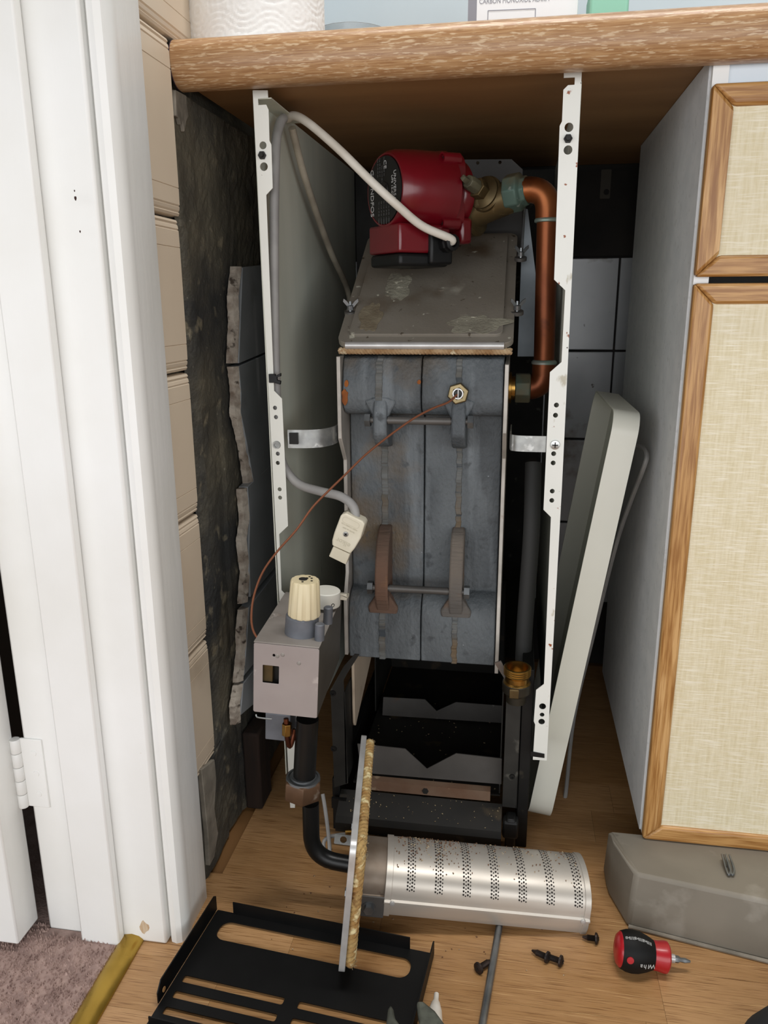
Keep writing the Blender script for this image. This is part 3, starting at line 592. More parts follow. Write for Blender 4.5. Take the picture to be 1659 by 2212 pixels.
def wing(px, py, y):
    p = P(px, py, 'Y', y); b = MB(); M = axis(p, (0, -.35, .93)); b.lathe([(.0001, 0), (.0042, 0), (.0036, .005), (.0001, .005)], M, 10)
    for s in (-1, 1):
        b.prism([(s * .002, .001), (s * .009, .009), (s * .0085, .0125), (s * .005, .010), (s * .001, .005)], frame(p + V((0, .0008, 0)), (.9, .3, 0), (0, -.2, .95)), .0016)
    b.tube([p - V((0, 0, .006)), p + V((0, 0, .009))], .0018, 8); o = lab(b.build('wing_nut', M_['zinc'], flue), 'small wing nut')
    b = MB(); b.lathe([(.0001, -.006), (.0075, -.006), (.0075, -.002), (.0001, -.002)], axis(p - V((0, 0, 0)), (0, -.3, .95)), 16); b.build('tab', M_['mid_steel'], flue)
wing(757, 668, .140); wing(1117, 668, .140); wing(1125, 552, .235)
# stud rods behind the wing nuts
for a, c, y0, y1 in ((1127, 548, .238, .30),):
    b = MB(); q = P(a, c, 'Y', y0); b.tube([q, q + V((.001, .012, .062))], .0018, 8); b.build('stud', M_['zinc'], flue)
# brown side flanges of the flue box and the bright gusset at its right
b = MB(); b.prism([(.10, .606), (.30, .735), (.42, .735), (.42, .606)], YZ(.1435), .187); lab(b.build('flue_box', M_['dark_steel'], boiler, smooth=0), 'sooty sheet steel flue box')
b = MB(); g = [P(1132, 450, 'Y', .30), P(1140, 455, 'Y', .30), P(1156, 575, 'Y', .22), P(1150, 760, 'Y', .15), P(1112, 760, 'Y', .15)]
b.prism(pxz([(1133, 450), (1140, 452), (1157, 590), (1160, 770), (1118, 770), (1126, 560)], .262), XZ(.2640), .002); lab(b.build('gusset_plate', mat('blue_grey_sheet', '8e969c', .5, .3, c2='7a8288', scale=20), boiler, smooth=0), 'blue grey tapered side gusset')
# rear hood plate with clipped corner and screw holes
hp = [(P(a, c, 'Y', .325).x, P(a, c, 'Y', .325).z) for a, c in ((880, 350), (985, 345), (1105, 344), (1129, 366), (1127, 560), (880, 570))]
hs = [circ(P(a, c, 'Y', .325).x, P(a, c, 'Y', .325).z, .0022, 10) for a, c in ((1032, 352), (1080, 351), (995, 352))]
b = MB(); b.prism([hp] + hs, XZ(.326), .0015); lab(b.build('hood_plate', mat('hood_sheet', '4b4a49', .6, .2, c2='3f3d3c', scale=16), boiler, smooth=0), 'grey hood plate with clipped corner')
p = P(1005, 330, 'Y', .40); b = MB(); b.lathe([(.060, -.05), (.060, 0), (.066, .001), (.066, .010), (.060, .012), (.060, .035)], axis((p.x, .41, .815), (0, 0, 1)), 36); lab(b.build('flue_collar', mat('flue_collar_steel', '5a4f3f', .7, .2, c2='3f372c', scale=20), boiler), 'round flue collar')
# --- back of the casing and base frame
MB().box(.0705, .3885, .552, .5535, .09, .866).build('back_sheet', M_['dark_steel'], boiler, smooth=0)
def post(x0, x1, z0, z1, d):
    b = MB(); b.box(x0, x1, .058, .0595, z0, z1); xx = x1 if d > 0 else x0; b.box(xx - .0015, xx, .058, .085, z0, z1)
    o = lab(b.build('base_post', M_['dark_steel'], boiler, bevel=.0005), 'dark pressed steel corner post')
    for zz in (z0 + .25 * (z1 - z0), z0 + .93 * (z1 - z0)):
        b = MB(); b.lathe([(.0016, 0), (.0036, 0), (.0034, .0012), (.0016, .0012), (.0016, 0)], axis(((x0 + x1) / 2 + .002, .0578, zz), (0, -1, 0)), 14); b.build('screw_hole', M_['black_steel'], o)
    return o
b = MB(); q = pxz([(714, 1490), (742, 1440), (766, 1413), (776, 1414), (750, 1455), (742, 1470), (752, 1692), (722, 1701)], .059); b.prism(q, XZ(.0605), .0015)
b.box(.1445, .146, .059, .10, .072, .20); po = lab(b.build('base_post', M_['dark_steel'], boiler), 'bent dark steel corner post by the valve')
for a, c in ((719, 1497), (721, 1617)):
    b = MB(); b.lathe([(.0018, 0), (.0040, 0), (.0038, .0012), (.0018, .0012), (.0018, 0)], axis(P(a, c, 'Y', .059), (0, -1, 0)), 14); b.build('screw_hole', M_['black_steel'], po)
post(.3425, .3600, .060, .235, 1)
b = MB(); q = pxz([(1068, 1432), (1082, 1428), (1100, 1462), (1092, 1470)], .0585); b.prism(q, XZ(.0605), .002); b.build('corner_bracket', M_['mid_steel'], boiler)
# insulation board on the left of the opening
b = MB(); b.prism([(.0935, .224), (.0935, .162), (.095, .138), (.100, .131), (.107, .134), (.26, .19), (.26, .224)], YZ(.1472), .0035); lab(b.build('insulation_board', M_['board'], boiler, bevel=.001), 'cream board hanging in the opening')
# notched baffles
def baffle(pts, y, m='mid_steel'):
    b = MB(); b.prism(pxz(pts, y), XZ(y + .0015), .0015); return lab(b.build('baffle', M_[m], boiler, smooth=0), 'steel baffle with a V notch')
baffle([(772, 1607), (875, 1618), (922, 1661), (985, 1628), (1084, 1639), (1083, 1694), (780, 1669)], .08)
baffle([(828, 1506), (918, 1511), (943, 1536), (985, 1517), (1088, 1525), (1088, 1562), (826, 1545)], .25)
b = MB(); b.box(.160, .3275, .0685, .0785, .0705, .0735); b.box(.160, .3275, .0670, .0685, .0600, .0735); b = lab(b.build('rusty_ledge', M_['rust_steel'], boiler, smooth=0), 'rust stained ledge')
bb = MB(); bb.lathe([(.0001, 0), (.0040, 0), (.0040, .0018), (.0001, .0018)], axis((.246, .0668, .0665), (0, -1, 0)), 6); bb.build('nut', M_['dark_steel'], b)
# base pan inside, front shelf, lip and feet
lab(MB().box(.150, .3395, .0800, .42, .0595, .0615).build('base_pan', M_['base_dirty'], boiler, smooth=0), 'soot covered pan under the burner')
b = MB(); b.prism([(.030, .0345), (.0345, .0415), (.0665, .0580), (.0665, .0565), (.0358, .0400), (.0318, .034), (.0318, .022), (.030, .022)], YZ(.1365), .2060); lab(b.build('front_shelf', M_['base_dirty'], boiler, smooth=0), 'dirty black sloping front shelf')
lab(MB().box(.127, .146, .052, .056, .0385, .053).build('cross_bar', M_['black_steel'], boiler, smooth=0), 'black bar end')
b = MB(); b.box(.3610, .3745, .064, .40, .0, .245); lab(b.build('side_frame', M_['black_steel'], boiler, bevel=.001), 'black base frame upright by the cabinet')
b = MB(); b.box(.3475, .3600, .0405, .060, .0, .0545); b.box(.3440, .3630, .0395, .056, .028, .052); lab(b.build('foot', M_['black_steel'], boiler, bevel=.003), 'black frame foot')
b = MB(); b.box(.1260, .1362, .062, .40, .0, .075); lab(b.build('side_frame', M_['black_steel'], boiler, bevel=.001), 'black base frame rail by the door wall')
b = MB(); b.box(.1470, .1485, .262, .42, .062, .224); b.build('inner_wall', M_['dark_steel'], boiler, smooth=0)
b = MB(); b.box(.3380, .3395, .0825, .42, .062, .222); b.build('inner_wall', M_['dark_steel'], boiler, smooth=0)
b = MB(); b.box(.1488, .3378, .415, .42, .062, .2275); b.build('inner_wall', M_['base_dirty'], boiler, smooth=0)

# ================================================================== PUMP AND PIPEWORK
ax = V((-.76, -.65, 0)).normalized(); sd = V((.65, -.76, 0)).normalized(); A = P(832, 411, 'Y', .135)
MP = Matrix((sd, V((0, 0, 1)), -ax)).transposed().to_4x4() ; MP.translation = A    # local z runs from the label face back to the volute
MP = frame(A, sd, (0, 0, 1))          # z = sd x up
if (MP.to_3x3() @ V((0, 0, 1))).dot(ax) > 0: ZS = -1
else: ZS = 1
PS = .91
def LP(x, y, z): return MP @ V((x * PS, y * PS, z * ZS * PS))
MA = axis(A, -ax) @ Matrix.Scale(PS, 4)
pump = thing('circulating_pump', 'red circulating pump with black label disc above the flue cover', 'pump', A - V((0, 0, .09)))
b = MB(); b.lathe([(.0001, .001), (.0395, .001), (.0405, -.0008), (.0425, -.0005), (.0455, .004), (.0475, .012), (.0490, .03), (.0500, .070), (.0515, .080), (.0001, .083)], MA, 56); hs_ = b.build('motor_housing', M_['red'], pump, smooth=40)
b = MB(); b.lathe([(.0105, -.0016), (.0392, -.0016), (.0392, .0008), (.0105, .0008), (.0105, -.0016)], MA, 56); ld = lab(b.build('label_disc', M_['black_label'], pump), 'black rating label')
b = MB(); b.lathe([(.0001, -.0030), (.0095, -.0030), (.0102, -.0015), (.0102, .0008), (.0001, .0008)], MA, 28); pg = lab(b.build('vent_plug', M_['dark_steel'], pump), 'slotted vent plug')
b = MB(); Mt = frame(A - (-ax) * .0018, sd, (0, 0, 1))
def face(u, v_, rot, dz=.0019):   # frame on the label face, u to the right, v up, turned by rot degrees
    c_, s_ = math.cos(math.radians(rot)), math.sin(math.radians(rot)); up = V((0, 0, 1)); o_ = A + ax * dz + sd * u * PS + up * v_ * PS
    return frame(o_, sd * c_ + up * s_, up * c_ - sd * s_)
b = MB(); b.box(-.008, .008, -.0007, .0007, -.0002, .0003, face(0, 0, 35, .0031)); b.build('slot', M_['ink'], pg)
text('print_maker', 'GRUNDFOS', .0105 * PS, face(-.0285, -.001, -90), M_['print'], ld)
text('print_ce', 'CE', .0085 * PS, face(.003, .029, -90), M_['print'], ld)
text('print_model', 'UNIVERSAL', .0075 * PS, face(.0255, .001, -90), M_['print'], ld); text('print_data', 'UPS 15-50  60', .0055 * PS, face(.0195, -.001, -90), M_['print'], ld)
for k in range(5): text('print_line', 'TF 110  IP 42  ~230V', .0032 * PS, face(-.012 + k * .006, -.026, -90), M_['print_dim'], ld)
for k in range(4): text('print_line', 'No. 59 53 05 00', .0032 * PS, face(-.014 + k * .005, .027 if k != 2 else .018, -90), M_['print_dim'], ld)
# terminal box under the motor
def lbox(b, x0, x1, y0, y1, z0, z1):
    vs = [LP(x, y, z) for x in (x0, x1) for y in (y0, y1) for z in (z0, z1)]; b.add(vs, [(0, 1, 3, 2), (4, 6, 7, 5), (0, 4, 5, 1), (2, 3, 7, 6), (0, 2, 6, 4), (1, 5, 7, 3)])
b = MB(); lbox(b, -.040, .034, -.0745, -.040, -.001, .076); tb = lab(b.build('terminal_box', M_['red'], pump, bevel=.003, segs=3), 'red terminal box')
b = MB(); lbox(b, -.039, .033, -.0905, -.0750, .0, .075); lab(b.build('terminal_lid', M_['black_plastic'], pump, bevel=.004, segs=3), 'black terminal lid')
b = MB(); lbox(b, .030, .040, -.0880, -.0500, .042, .076); b.build('gland_block', M_['black_plastic'], tb, bevel=.003)
gp = LP(.040, -.0625, .064); b = MB(); b.lathe([(.0001, 0), (.0105, 0), (.0105, .008), (.0092, .010), (.0092, .015), (.0055, .016), (.0055, .004), (.0001, .004)], axis(gp, sd), 10); gl = lab(b.build('cable_gland', M_['black_plastic'], pump, smooth=30), 'black cable gland')
# volute flange with corner bosses
b = MB(); sq = rrect(-.043 * PS, -.047 * PS, .040 * PS, .047 * PS, .018, 6); Mv = frame(LP(0, 0, .079), sd, (0, 0, 1)); tz = (LP(0, 0, .091) - LP(0, 0, .079)); b.prism(sq, Mv, .013 * (1 if Mv.to_3x3() @ V((0, 0, 1)) @ tz > 0 else -1) if False else (.013 if (Mv.to_3x3() @ V((0, 0, 1))).dot(tz) > 0 else -.013))
fl_ = b.build('motor_flange', M_['red'], pump, bevel=.003, segs=3)
for u, v_ in ((.034, .037), (.034, -.038), (-.037, .037), (-.037, -.038)):
    c_ = LP(u, v_, .064); b = MB(); b.lathe([(.0001, .0), (.0042, 0), (.0042, -.003), (.0062, -.003), (.0066, .004), (.0072, .020), (.0001, .020)], axis(c_, -ax), 16); b.build('screw_boss', M_['red'], fl_)
    b = MB(); b.lathe([(.0001, -.0005), (.0026, -.0005), (.0026, .0006), (.0001, .0006)], axis(c_, -ax), 6); b.build('socket', M_['ink'], fl_)
b = MB(); b.lathe([(.0001, .091), (.042, .091), (.044, .095), (.043, .106), (.036, .112), (.0001, .114)], MA, 40); lab(b.build('volute', M_['red'], pump), 'red pump volute')
b = MB(); lbox(b, .006, .038, -.062, -.030, .090, .108); b.build('volute_foot', M_['red'], pump, bevel=.004)

vb = P(1062, 432, 'Y', .205)
valve = thing('pump_valve', 'tarnished brass isolating valve between red pump and copper pipe', 'valve', vb - V((0, 0, .03)))
e0 = P(1012, 462, 'Y', .205); e1 = P(1128, 414, 'Y', .172); dv = (e1 - e0).normalized(); Ld = (e1 - e0).length
b = MB(); b.lathe([(.0001, -.004), (.024, -.004), (.0275, .0), (.0285, .006), (.0265, .010), (.020, .0125), (.0185, .020), (.0185, Ld * .8), (.016, Ld * .9), (.0001, Ld * .9)], axis(e0, dv), 36); lab(b.build('valve_body', M_['brass_old'], valve, smooth=30), 'dull brass body')
s0 = P(1062, 428, 'Y', .190); s1 = P(1000, 384, 'Y', .142); ds = (s1 - s0).normalized(); Ls = (s1 - s0).length
b = MB(); b.lathe([(.0001, -.01), (.0185, -.008), (.0195, .006), (.0205, .010), (.0205, .0135), (.0185, .0155), (.0185, .018), (.011, .022), (.0001, .022)], axis(s0, ds), 32); lab(b.build('bonnet', M_['brass_old'], valve, smooth=30), 'ringed brass bonnet')
b = MB(); b.lathe([(.0001, .020), (.0115, .020), (.0115, .034), (.0001, .034)], axis(s0, ds), 6); b.build('bonnet_hex', M_['brass_old'], valve, bevel=.0008)
b = MB(); b.lathe([(.0001, .033), (.0085, .033), (.0085, .046), (.0070, .050), (.0001, .050)], axis(s0, ds), 8); b.build('gland_nut', M_['brass_verdigris'], valve, bevel=.0006)
b = MB(); b.lathe([(.0001, .049), (.0042, .049), (.0038, Ls), (.0001, Ls + .001)], axis(s0, ds), 4); lab(b.build('spindle', M_['brass_verdigris'], valve), 'green tarnished square spindle')
n0 = P(1096, 420, 'Y', .180); nd = (P(1135, 412, 'Y', .172) - n0).normalized()
b = MB(); b.lathe([(.0001, 0), (.0205, 0), (.0215, .002), (.0215, .016), (.0195, .018), (.0165, .020), (.0165, .025), (.0001, .025)], axis(n0, nd), 8); lab(b.build('union_nut', M_['brass_verdigris'], valve, bevel=.0012), 'verdigris union nut')

pipe = thing('copper_pipe', 'vertical copper pipe with two elbows right of the heat exchanger', 'pipe', P(1175, 600, 'Y', .17))
rp = .0122; k0 = P(1130, 411, 'Y', .171); k1 = P(1183, 402, 'Y', .168); k2 = P(1175, 790, 'Y', .168); k3 = P(1135, 838, 'Y', .168); k4 = P(1118, 838, 'Y', .168)
def arc(a, c, d, r, n=10):
    u = (a - c).normalized(); v_ = (d - c).normalized(); o_ = []
    for i in range(n + 1):
        t_ = i / n; o_.append((c + u * r) * (1 - t_) ** 2 + c * 2 * t_ * (1 - t_) + (c + v_ * r) * t_ ** 2)
    return o_
cA = V((k1.x + .001, k1.y, k0.z + .001)); dnA = (k2 - cA).normalized()
b = MB(); b.tube([k0] + arc(k0, cA, k2, .024) + [cA + dnA * .034], .0140, 22); lab(b.build('elbow', M_['copper'], pipe), 'bright copper top elbow')
b = MB(); b.tube([cA + dnA * .033, k2], rp, 22); b.build('tube', M_['copper'], pipe)
for q in (cA + dnA * .034, k2 + V((0, 0, .004))):
    b = MB(); b.lathe([(rp, -.0026), (.0148, -.0020), (.0151, .0002), (.0142, .0018), (rp, .0030)], axis(q, (0, 0, 1)), 22); lab(b.build('solder_ring', M_['solder'], pipe), 'grey solder ring')
b = MB(); cB = V((k2.x - .001, k2.y, k3.z)); b.tube([k2 + V((0, 0, .004)), k2 - V((0, 0, .012))] + arc(k2 - V((0, 0, .01)), cB, k3, .017) + [k3], .0140, 22); lab(b.build('elbow', M_['copper'], pipe), 'copper bottom elbow')
x_ = k3.x
b = MB(); b.lathe([(.0001, 0), (.0185, 0), (.0185, .0165), (.017, .018), (.0001, .018)], axis((x_ - .012, k3.y, k3.z), (1, 0, 0)), 8, phase=.39); lab(b.build('compression_nut', M_['brass_verdigris'], pipe, bevel=.001), 'green stained compression nut')
b = MB(); b.lathe([(.0001, 0), (.0155, 0), (.0155, .004), (.019, .004), (.019, .010), (.0145, .0105), (.0145, .0145), (.0001, .0145)], axis((x_ - .0268, k3.y, k3.z), (1, 0, 0)), 24); lab(b.build('brass_tail', M_['brass'], pipe, smooth=30), 'brass tail screwed into the casting')

# open brass fitting at the lower right
fo = P(1118, 1440, 'Y', .052)
fit = thing('brass_fitting', 'open threaded brass pipe fitting pointing up beside the base post', 'pipe fitting', fo - V((0, 0, .045)))
b = MB(); r0 = .0160; pr = [(.0001, -.010), (.0128, -.010), (.0128, .0), (r0 - .001, .0)]
for k in range(4): z_ = -.001 - k * .0026; pr += [(r0, z_), (r0 - .0012, z_ - .0013)]
pr += [(.0138, -.012), (.0138, -.018), (.0160, -.020), (.0160, -.030), (.0105, -.036), (.0105, -.044), (.0001, -.045)]
b.lathe(pr, axis(fo, (0, -.03, 1)), 32); lab(b.build('threaded_collar', M_['brass'], fit, smooth=25), 'gold coloured threaded mouth')
b = MB(); b.lathe([(.0152, -.0195), (.0170, -.0205), (.0168, -.031), (.0115, -.0365), (.0115, -.0455), (.0001, -.0456)], axis(fo, (0, -.03, 1)), 24); lab(b.build('body', mat('sooty_brass', '2a2519', .5, .25, c2='1d1a13', scale=30), fit, smooth=30), 'sooty brass body')
b = MB(); b.box(-.0055, .0055, -.0055, .0055, .0, .004, axis(fo + V((-.003, -.0155, -.026)), (0, -1, 0))); b.build('boss', M_['brass_old'], fit, bevel=.0008)
rz = thing('grey_riser_pipe', 'dim grey vertical pipe rising behind the open brass fitting', 'pipe', (fo.x + .013, .12, .2))
b = MB(); b.tube(spline([P(1130, 1425, 'Y', .12), P(1135, 1330, 'Y', .12), P(1148, 1150, 'Y', .13), P(1152, 1000, 'Y', .16)], 6), .010, 16); b.build('tube', mat('dim_grey_pipe', '30302f', .7, .1), rz)

# ================================================================== BURNER ASSEMBLY LYING ON THE FLOOR
P1 = V((.192, -.182, .021)); nn = V((.9865, .1345, -.0957)).normalized(); vv = (V((0, 0, 1)) - nn * nn.z).normalized(); ww = vv.cross(nn)
MBn = Matrix((nn, ww, vv)).transposed().to_4x4(); MBn.translation = P1          # local x along the burner, y deeper, z up
asm = thing('burner_assembly', 'removed gas burner with perforated silver head, mounting plate and valve box', 'burner', (.25, -.08, 0))
Mpl = frame(P1, ww, vv)                                                       # plate outline in (depth, height), extrudes along the burner
b = MB(); oh = rrect(0, 0, .2020, .1500, .012); b.prism(oh, Mpl, .0016, -.0012)
rim_o, rim_i = rrect(-.001, -.001, .203, .151, .012), rrect(.0022, .0022, .1998, .1478, .009); b.prism([rim_o, rim_i], Mpl, .0016, -.0048)
plate = lab(b.build('mounting_plate', M_['bright_edge'], asm, bevel=.0007), 'silver mounting plate seen edge on')
loop = [Mpl @ V((p[0], p[1], .0056)) for p in rrect(.006, .006, .196, .144, .010, 4)]; loop.append(loop[0])
rope(loop, .0052, M_['rope_rust'], plate, 'rope_gasket', turns=190)
fz = MB(); fr = random.Random(5)
for i in range(420):
    k = fr.randrange(len(loop) - 1); p = loop[k].lerp(loop[k + 1], fr.random()); d = V((fr.uniform(.2, 1), fr.uniform(-1, 1), fr.uniform(-1, 1))).normalized()
    fz.tube([p, p + d * fr.uniform(.004, .0085)], .00022, 3, cap=False)
fo_ = fz.build('frayed_fibres', M_['flake_pale'], plate, smooth=0); fo_['kind'] = 'stuff'
# burner head: D section with a folded seam
def dsec(gr=0):
    y0, y1 = .0785 - gr, .160 + gr; o_ = [(y1, .003 - gr), (y1, .030)]
    for i in range(1, 14):
        a = math.pi * i / 14; o_.append(((y0 + y1) / 2 + (y1 - y0) / 2 * math.cos(a), .0315 + (.0275 + gr) * math.sin(a) ** .8))
    o_ += [(y0, .0315), (y0 - .0006, .0270), (y0 - .0030, .0255), (y0 - .0030, .0235), (y0 - .0004, .0220), (y0 - .0002, .014), (y0 + .004, .003 - gr)]
    return o_
def loft(b, sec, x0, x1): b.sweep([MBn @ V((x0, p[0], p[1])) for p in sec], (0, 0, 0), nn * (x1 - x0))
b = MB(); loft(b, dsec(), .0385, .2570); head = lab(b.build('burner_head', M_['burner'], asm, smooth=40), 'bright perforated burner head')
for x0, x1 in ((.0365, .0440), (.2525, .2590)):
    b = MB(); loft(b, dsec(.0012), x0, x1); b.build('end_band', M_['burner'], head, smooth=40, bevel=.0004)
for xx in (.0455, .2515):
    b = MB(); b.lathe([(.0001, 0), (.0030, 0), (.0026, .0016), (.0001, .0022)], axis(MBn @ V((xx, .0752, .0245)), -ww), 12); b.build('rivet', M_['bright_edge'], head)
# seven bands of gas ports
b = MB(); cy, hw = .1192, .04075
def on_head(x, a, lift): 
    return MBn @ V((x, cy + (hw + lift) * math.cos(a), .0315 + (.0275 + lift) * max(0, math.sin(a)) ** .8))
for k in range(7):
    xc = .0640 + k * .0302
    for q in range(22):
        a = math.pi * (.13 + .80 * q / 21)
        for j, dx in enumerate((-.0036, -.0012, .0012, .0036)):
            aa = a + (.02 if j % 2 else -.02); rr = .00105 if j % 2 == 0 else .00078
            c = on_head(xc + dx, aa, .0003); t1 = (on_head(xc + dx, aa + .03, .0003) - c).normalized(); n1 = nn.cross(t1).normalized(); 
            vs = [c + nn * rr * math.cos(6.283 * i / 8) + t1 * rr * math.sin(6.283 * i / 8) for i in range(8)]; b.add(vs, [tuple(range(8))])
po_ = b.build('gas_ports', M_['port'], head, smooth=0); po_['kind'] = 'stuff'; lab(po_, 'seven bands of small dark gas ports')
# neck behind the plate and its bolted bracket
b = MB(); loft(b, [(p[0] * .93 + .0085, p[1] * .90 + .004) for p in dsec()], .0072, .0380); lab(b.build('burner_neck', M_['burner_neck'], asm, smooth=40), 'dull stained burner neck')
b = MB(); b.box(.0075, .0375, .0768, .0785, .0025, .0290, MBn); br = lab(b.build('bracket', M_['mid_steel'], asm, bevel=.0006), 'steel bracket')
b = MB(); cB_ = MBn @ V((.021, .0768, .0150)); b.lathe([(.0001, 0), (.0075, 0), (.0075, .0012), (.0048, .0012), (.0048, .0055), (.0001, .0055)], axis(cB_, -ww), 16); b.lathe([(.0001, .0012), (.0056, .0012), (.0056, .0058), (.0001, .0058)], axis(cB_, -ww), 6); b.build('bolt', M_['zinc'], br)
for zz in (.024, .062):
    b = MB(); b.lathe([(.0001, 0), (.0052, 0), (.0052, .005), (.0001, .005)], axis(Mpl @ V((.085 if zz < .05 else .147, zz, -.0012)), -nn), 6); b.build('bolt', M_['zinc'], plate)
# gas pipe, elbow and union nut
e = Mpl @ V((.118, .033, -.001)); g1 = P(673, 1846, 'Y', e.y); g2 = P(671, 1735, 'Y', e.y + .001); g3 = P(652, 1712, 'Y', e.y); g4 = P(657, 1684, 'Y', e.y); g5 = P(664, 1552, 'Y', e.y)
cE = V((g1.x, e.y, e.z + .004))
b = MB(); b.tube([e] + arc(e, cE, g2, .030) + [g2], .0093, 20); lab(b.build('gas_pipe', M_['black_paint'], asm), 'black painted gas pipe with bend')
b = MB(); b.tube([g4 - V((0, 0, .01)), g4, g5], .0122, 20); up_ = lab(b.build('gas_pipe', M_['black_paint'], asm), 'black upper gas pipe')
dn = (g5 - g4).normalized()
b = MB(); b.lathe([(.0001, -.024), (.0130, -.024), (.0205, -.0225), (.0218, -.020), (.0218, -.002), (.0205, 0), (.0165, .0005), (.0160, -.003), (.0140, -.003), (.0135, .0015), (.0122, .0020), (.0001, .002)], axis(g4 + V((-.001, 0, .002)), dn), 6, phase=.25)
lab(b.build('union_nut', M_['nut_brown'], asm, bevel=.0018), 'large brown hexagon union nut')
b = MB(); b.lathe([(.0125, -.001), (.0190, -.001), (.0185, .0016), (.0165, .0016), (.0160, .0004), (.0145, .0004), (.0140, .0030), (.0122, .0034)], axis(g4 + V((-.001, 0, .002)), dn), 30); b.build('washer', M_['zinc'], asm)
# valve box
FLt, FRt, FLb = P(562, 1390, 'Y', -.095), P(702, 1396, 'Y', -.095), P(547, 1537, 'Y', -.095)
rv = (FRt - FLt); rv = V((rv.x, rv.x * .05, -.004)).normalized(); uv = (FLt - FLb).normalized(); uv = (uv - rv * uv.dot(rv)).normalized(); dv_ = uv.cross(rv)
W_, H_, D_ = (FRt - FLt).length, (FLt - FLb).length, .138
MV = Matrix((rv, dv_, uv)).transposed().to_4x4(); MV.translation = FLb
t_ = .0014
vbx = MB(); f0 = frame(FLb, rv, uv)      # front face frame: extrudes along -depth
win = rrect(.0095, .0345, .0265, .0545, .0004, 1); hls = [circ(.021, H_ - .012, .0016, 8)]
ft = MB(); Mf = Matrix((rv, uv, dv_)).transposed().to_4x4(); Mf.translation = FLb
ft.prism([rrect(0, 0, W_, H_, .0018, 2), win] + hls, Mf, t_)
vbox = lab(ft.build('valve_cover', M_['valve_box'], asm, bevel=.0004), 'grey sheet cover of the gas valve')
b = MB(); b.box(.0, W_, .0, D_, H_ + .0002, H_ + t_ + .0002, MV); vt = lab(b.build('cover_top', M_['valve_top'], asm, bevel=.0004), 'dusty top of the valve cover')
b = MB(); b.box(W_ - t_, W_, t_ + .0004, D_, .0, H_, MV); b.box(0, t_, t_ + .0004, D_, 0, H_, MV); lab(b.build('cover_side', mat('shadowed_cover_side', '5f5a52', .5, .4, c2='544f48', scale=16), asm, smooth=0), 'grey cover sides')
b = MB(); b.box(.004, W_ - .004, .012, D_ - .004, .004, H_ - .012, MV); lab(b.build('valve_body', M_['dark_steel'], asm, bevel=.002), 'dark valve body in the cover')
b = MB(); b.box(.0085, .0190, .004, .0115, .034, .055, MV); b.build('brass_insert', M_['brass_old'], asm, bevel=.0005)
for (a, c) in ((.0245, H_ - .0125), (.030, H_ - .0105), (.047, H_ - .018)):
    b = MB(); b.lathe([(.0001, 0), (.0022, 0), (.0016, .0008), (.0001, .001)], axis(MV @ V((a, 0, c)), -dv_), 12); b.build('dimple', M_['valve_top'], vbox)
def vtop(x, y, h=0): return MV @ V((x, y, H_ + t_ + h))
def atTop(px, py):   # where a photo pixel meets the sloping top plane
    o_ = vtop(0, 0); d = ROT @ V((px - IW / 2, -(py - IH / 2), -FPX)); return CAM + d * ((o_ - CAM).dot(uv) / d.dot(uv))
kc = atTop(652, 1366)
b = MB(); b.lathe([(.0001, 0), (.0180, 0), (.0172, .0190), (.0160, .0205), (.0001, .0205)], axis(kc, uv), 36); lab(b.build('knob_collar', M_['die_grey'], asm, smooth=30), 'grey die cast collar')
kb = kc + uv * .0200 + rv * .002
b = MB(); b.lathe([(.0001, 0), (.0162, .0), (.0170, .0015), (.0150, .0375), (.0140, .0392), (.0001, .0395)], axis(kb, uv), 72, flute=lambda i: 1 - (.045 if (i % 6) in (2, 3) else 0)); kn = lab(b.build('control_knob', M_['knob'], asm, smooth=30), 'ivory fluted control knob')
for o_, r_ in (((0, 0), .0045), ((.003, .003), .0018)):
    b = MB(); M = axis(kb + uv * .0396 + rv * (o_[0] - .002) + dv_ * o_[1], uv); b.lathe([(r_ - .0007, 0), (r_, 0), (r_, .0003), (r_ - .0007, .0003), (r_ - .0007, 0)], M, 20); b.build('symbol', M_['ink'], kn)
for x, y in ((.006, .004), (.0075, -.003), (-.001, -.008), (.003, .008)):
    b = MB(); b.lathe([(.0001, 0), (.0012, 0), (.0012, .0003), (.0001, .0003)], axis(kb + uv * .0396 + rv * x + dv_ * y, uv), 10); b.build('symbol', M_['ink'], kn)
dc = atTop(700, 1320); dc = dc - uv * 0
b = MB(); b.lathe([(.0001, .004), (.0160, .004), (.0165, .0055), (.0160, .0205), (.0150, .0215), (.0001, .022)], axis(dc + dv_ * .010, uv), 40); dk = lab(b.build('dial', M_['knob_white'], asm, smooth=30), 'white dial knob')
b = MB(); d0 = dc + dv_ * .010 + uv * .009; dirn = (rv * .62 - dv_ * .78).normalized(); b.lathe([(.0014, 0), (.0022, 0), (.0022, .0004), (.0014, .0004), (.0014, 0)], axis(d0 + dirn * .0161, dirn), 16); b.build('zero_mark', M_['ink'], dk)
for (a, c, h) in ((690, 1382, .017), (708, 1346, .018)):
    q = atTop(a, c); b = MB(); b.lathe([(.0001, 0), (.0052, 0), (.0050, h), (.0040, h + .001), (.0001, h + .001)], axis(q, uv), 16); lab(b.build('screw_post', M_['die_grey'], asm), 'grey screw post')
q = atTop(739, 1293); b = MB(); M = frame(q, rv, dv_); b.prism([(-.0065, -.005), (.006, -.005), (.007, .008), (-.004, .009)], M, .0045); b.box(-.0062, .006, -.005, -.001, .0045, .008, M); lab(b.build('terminal_clip', M_['plug'], asm, bevel=.0006), 'cream terminal clip')
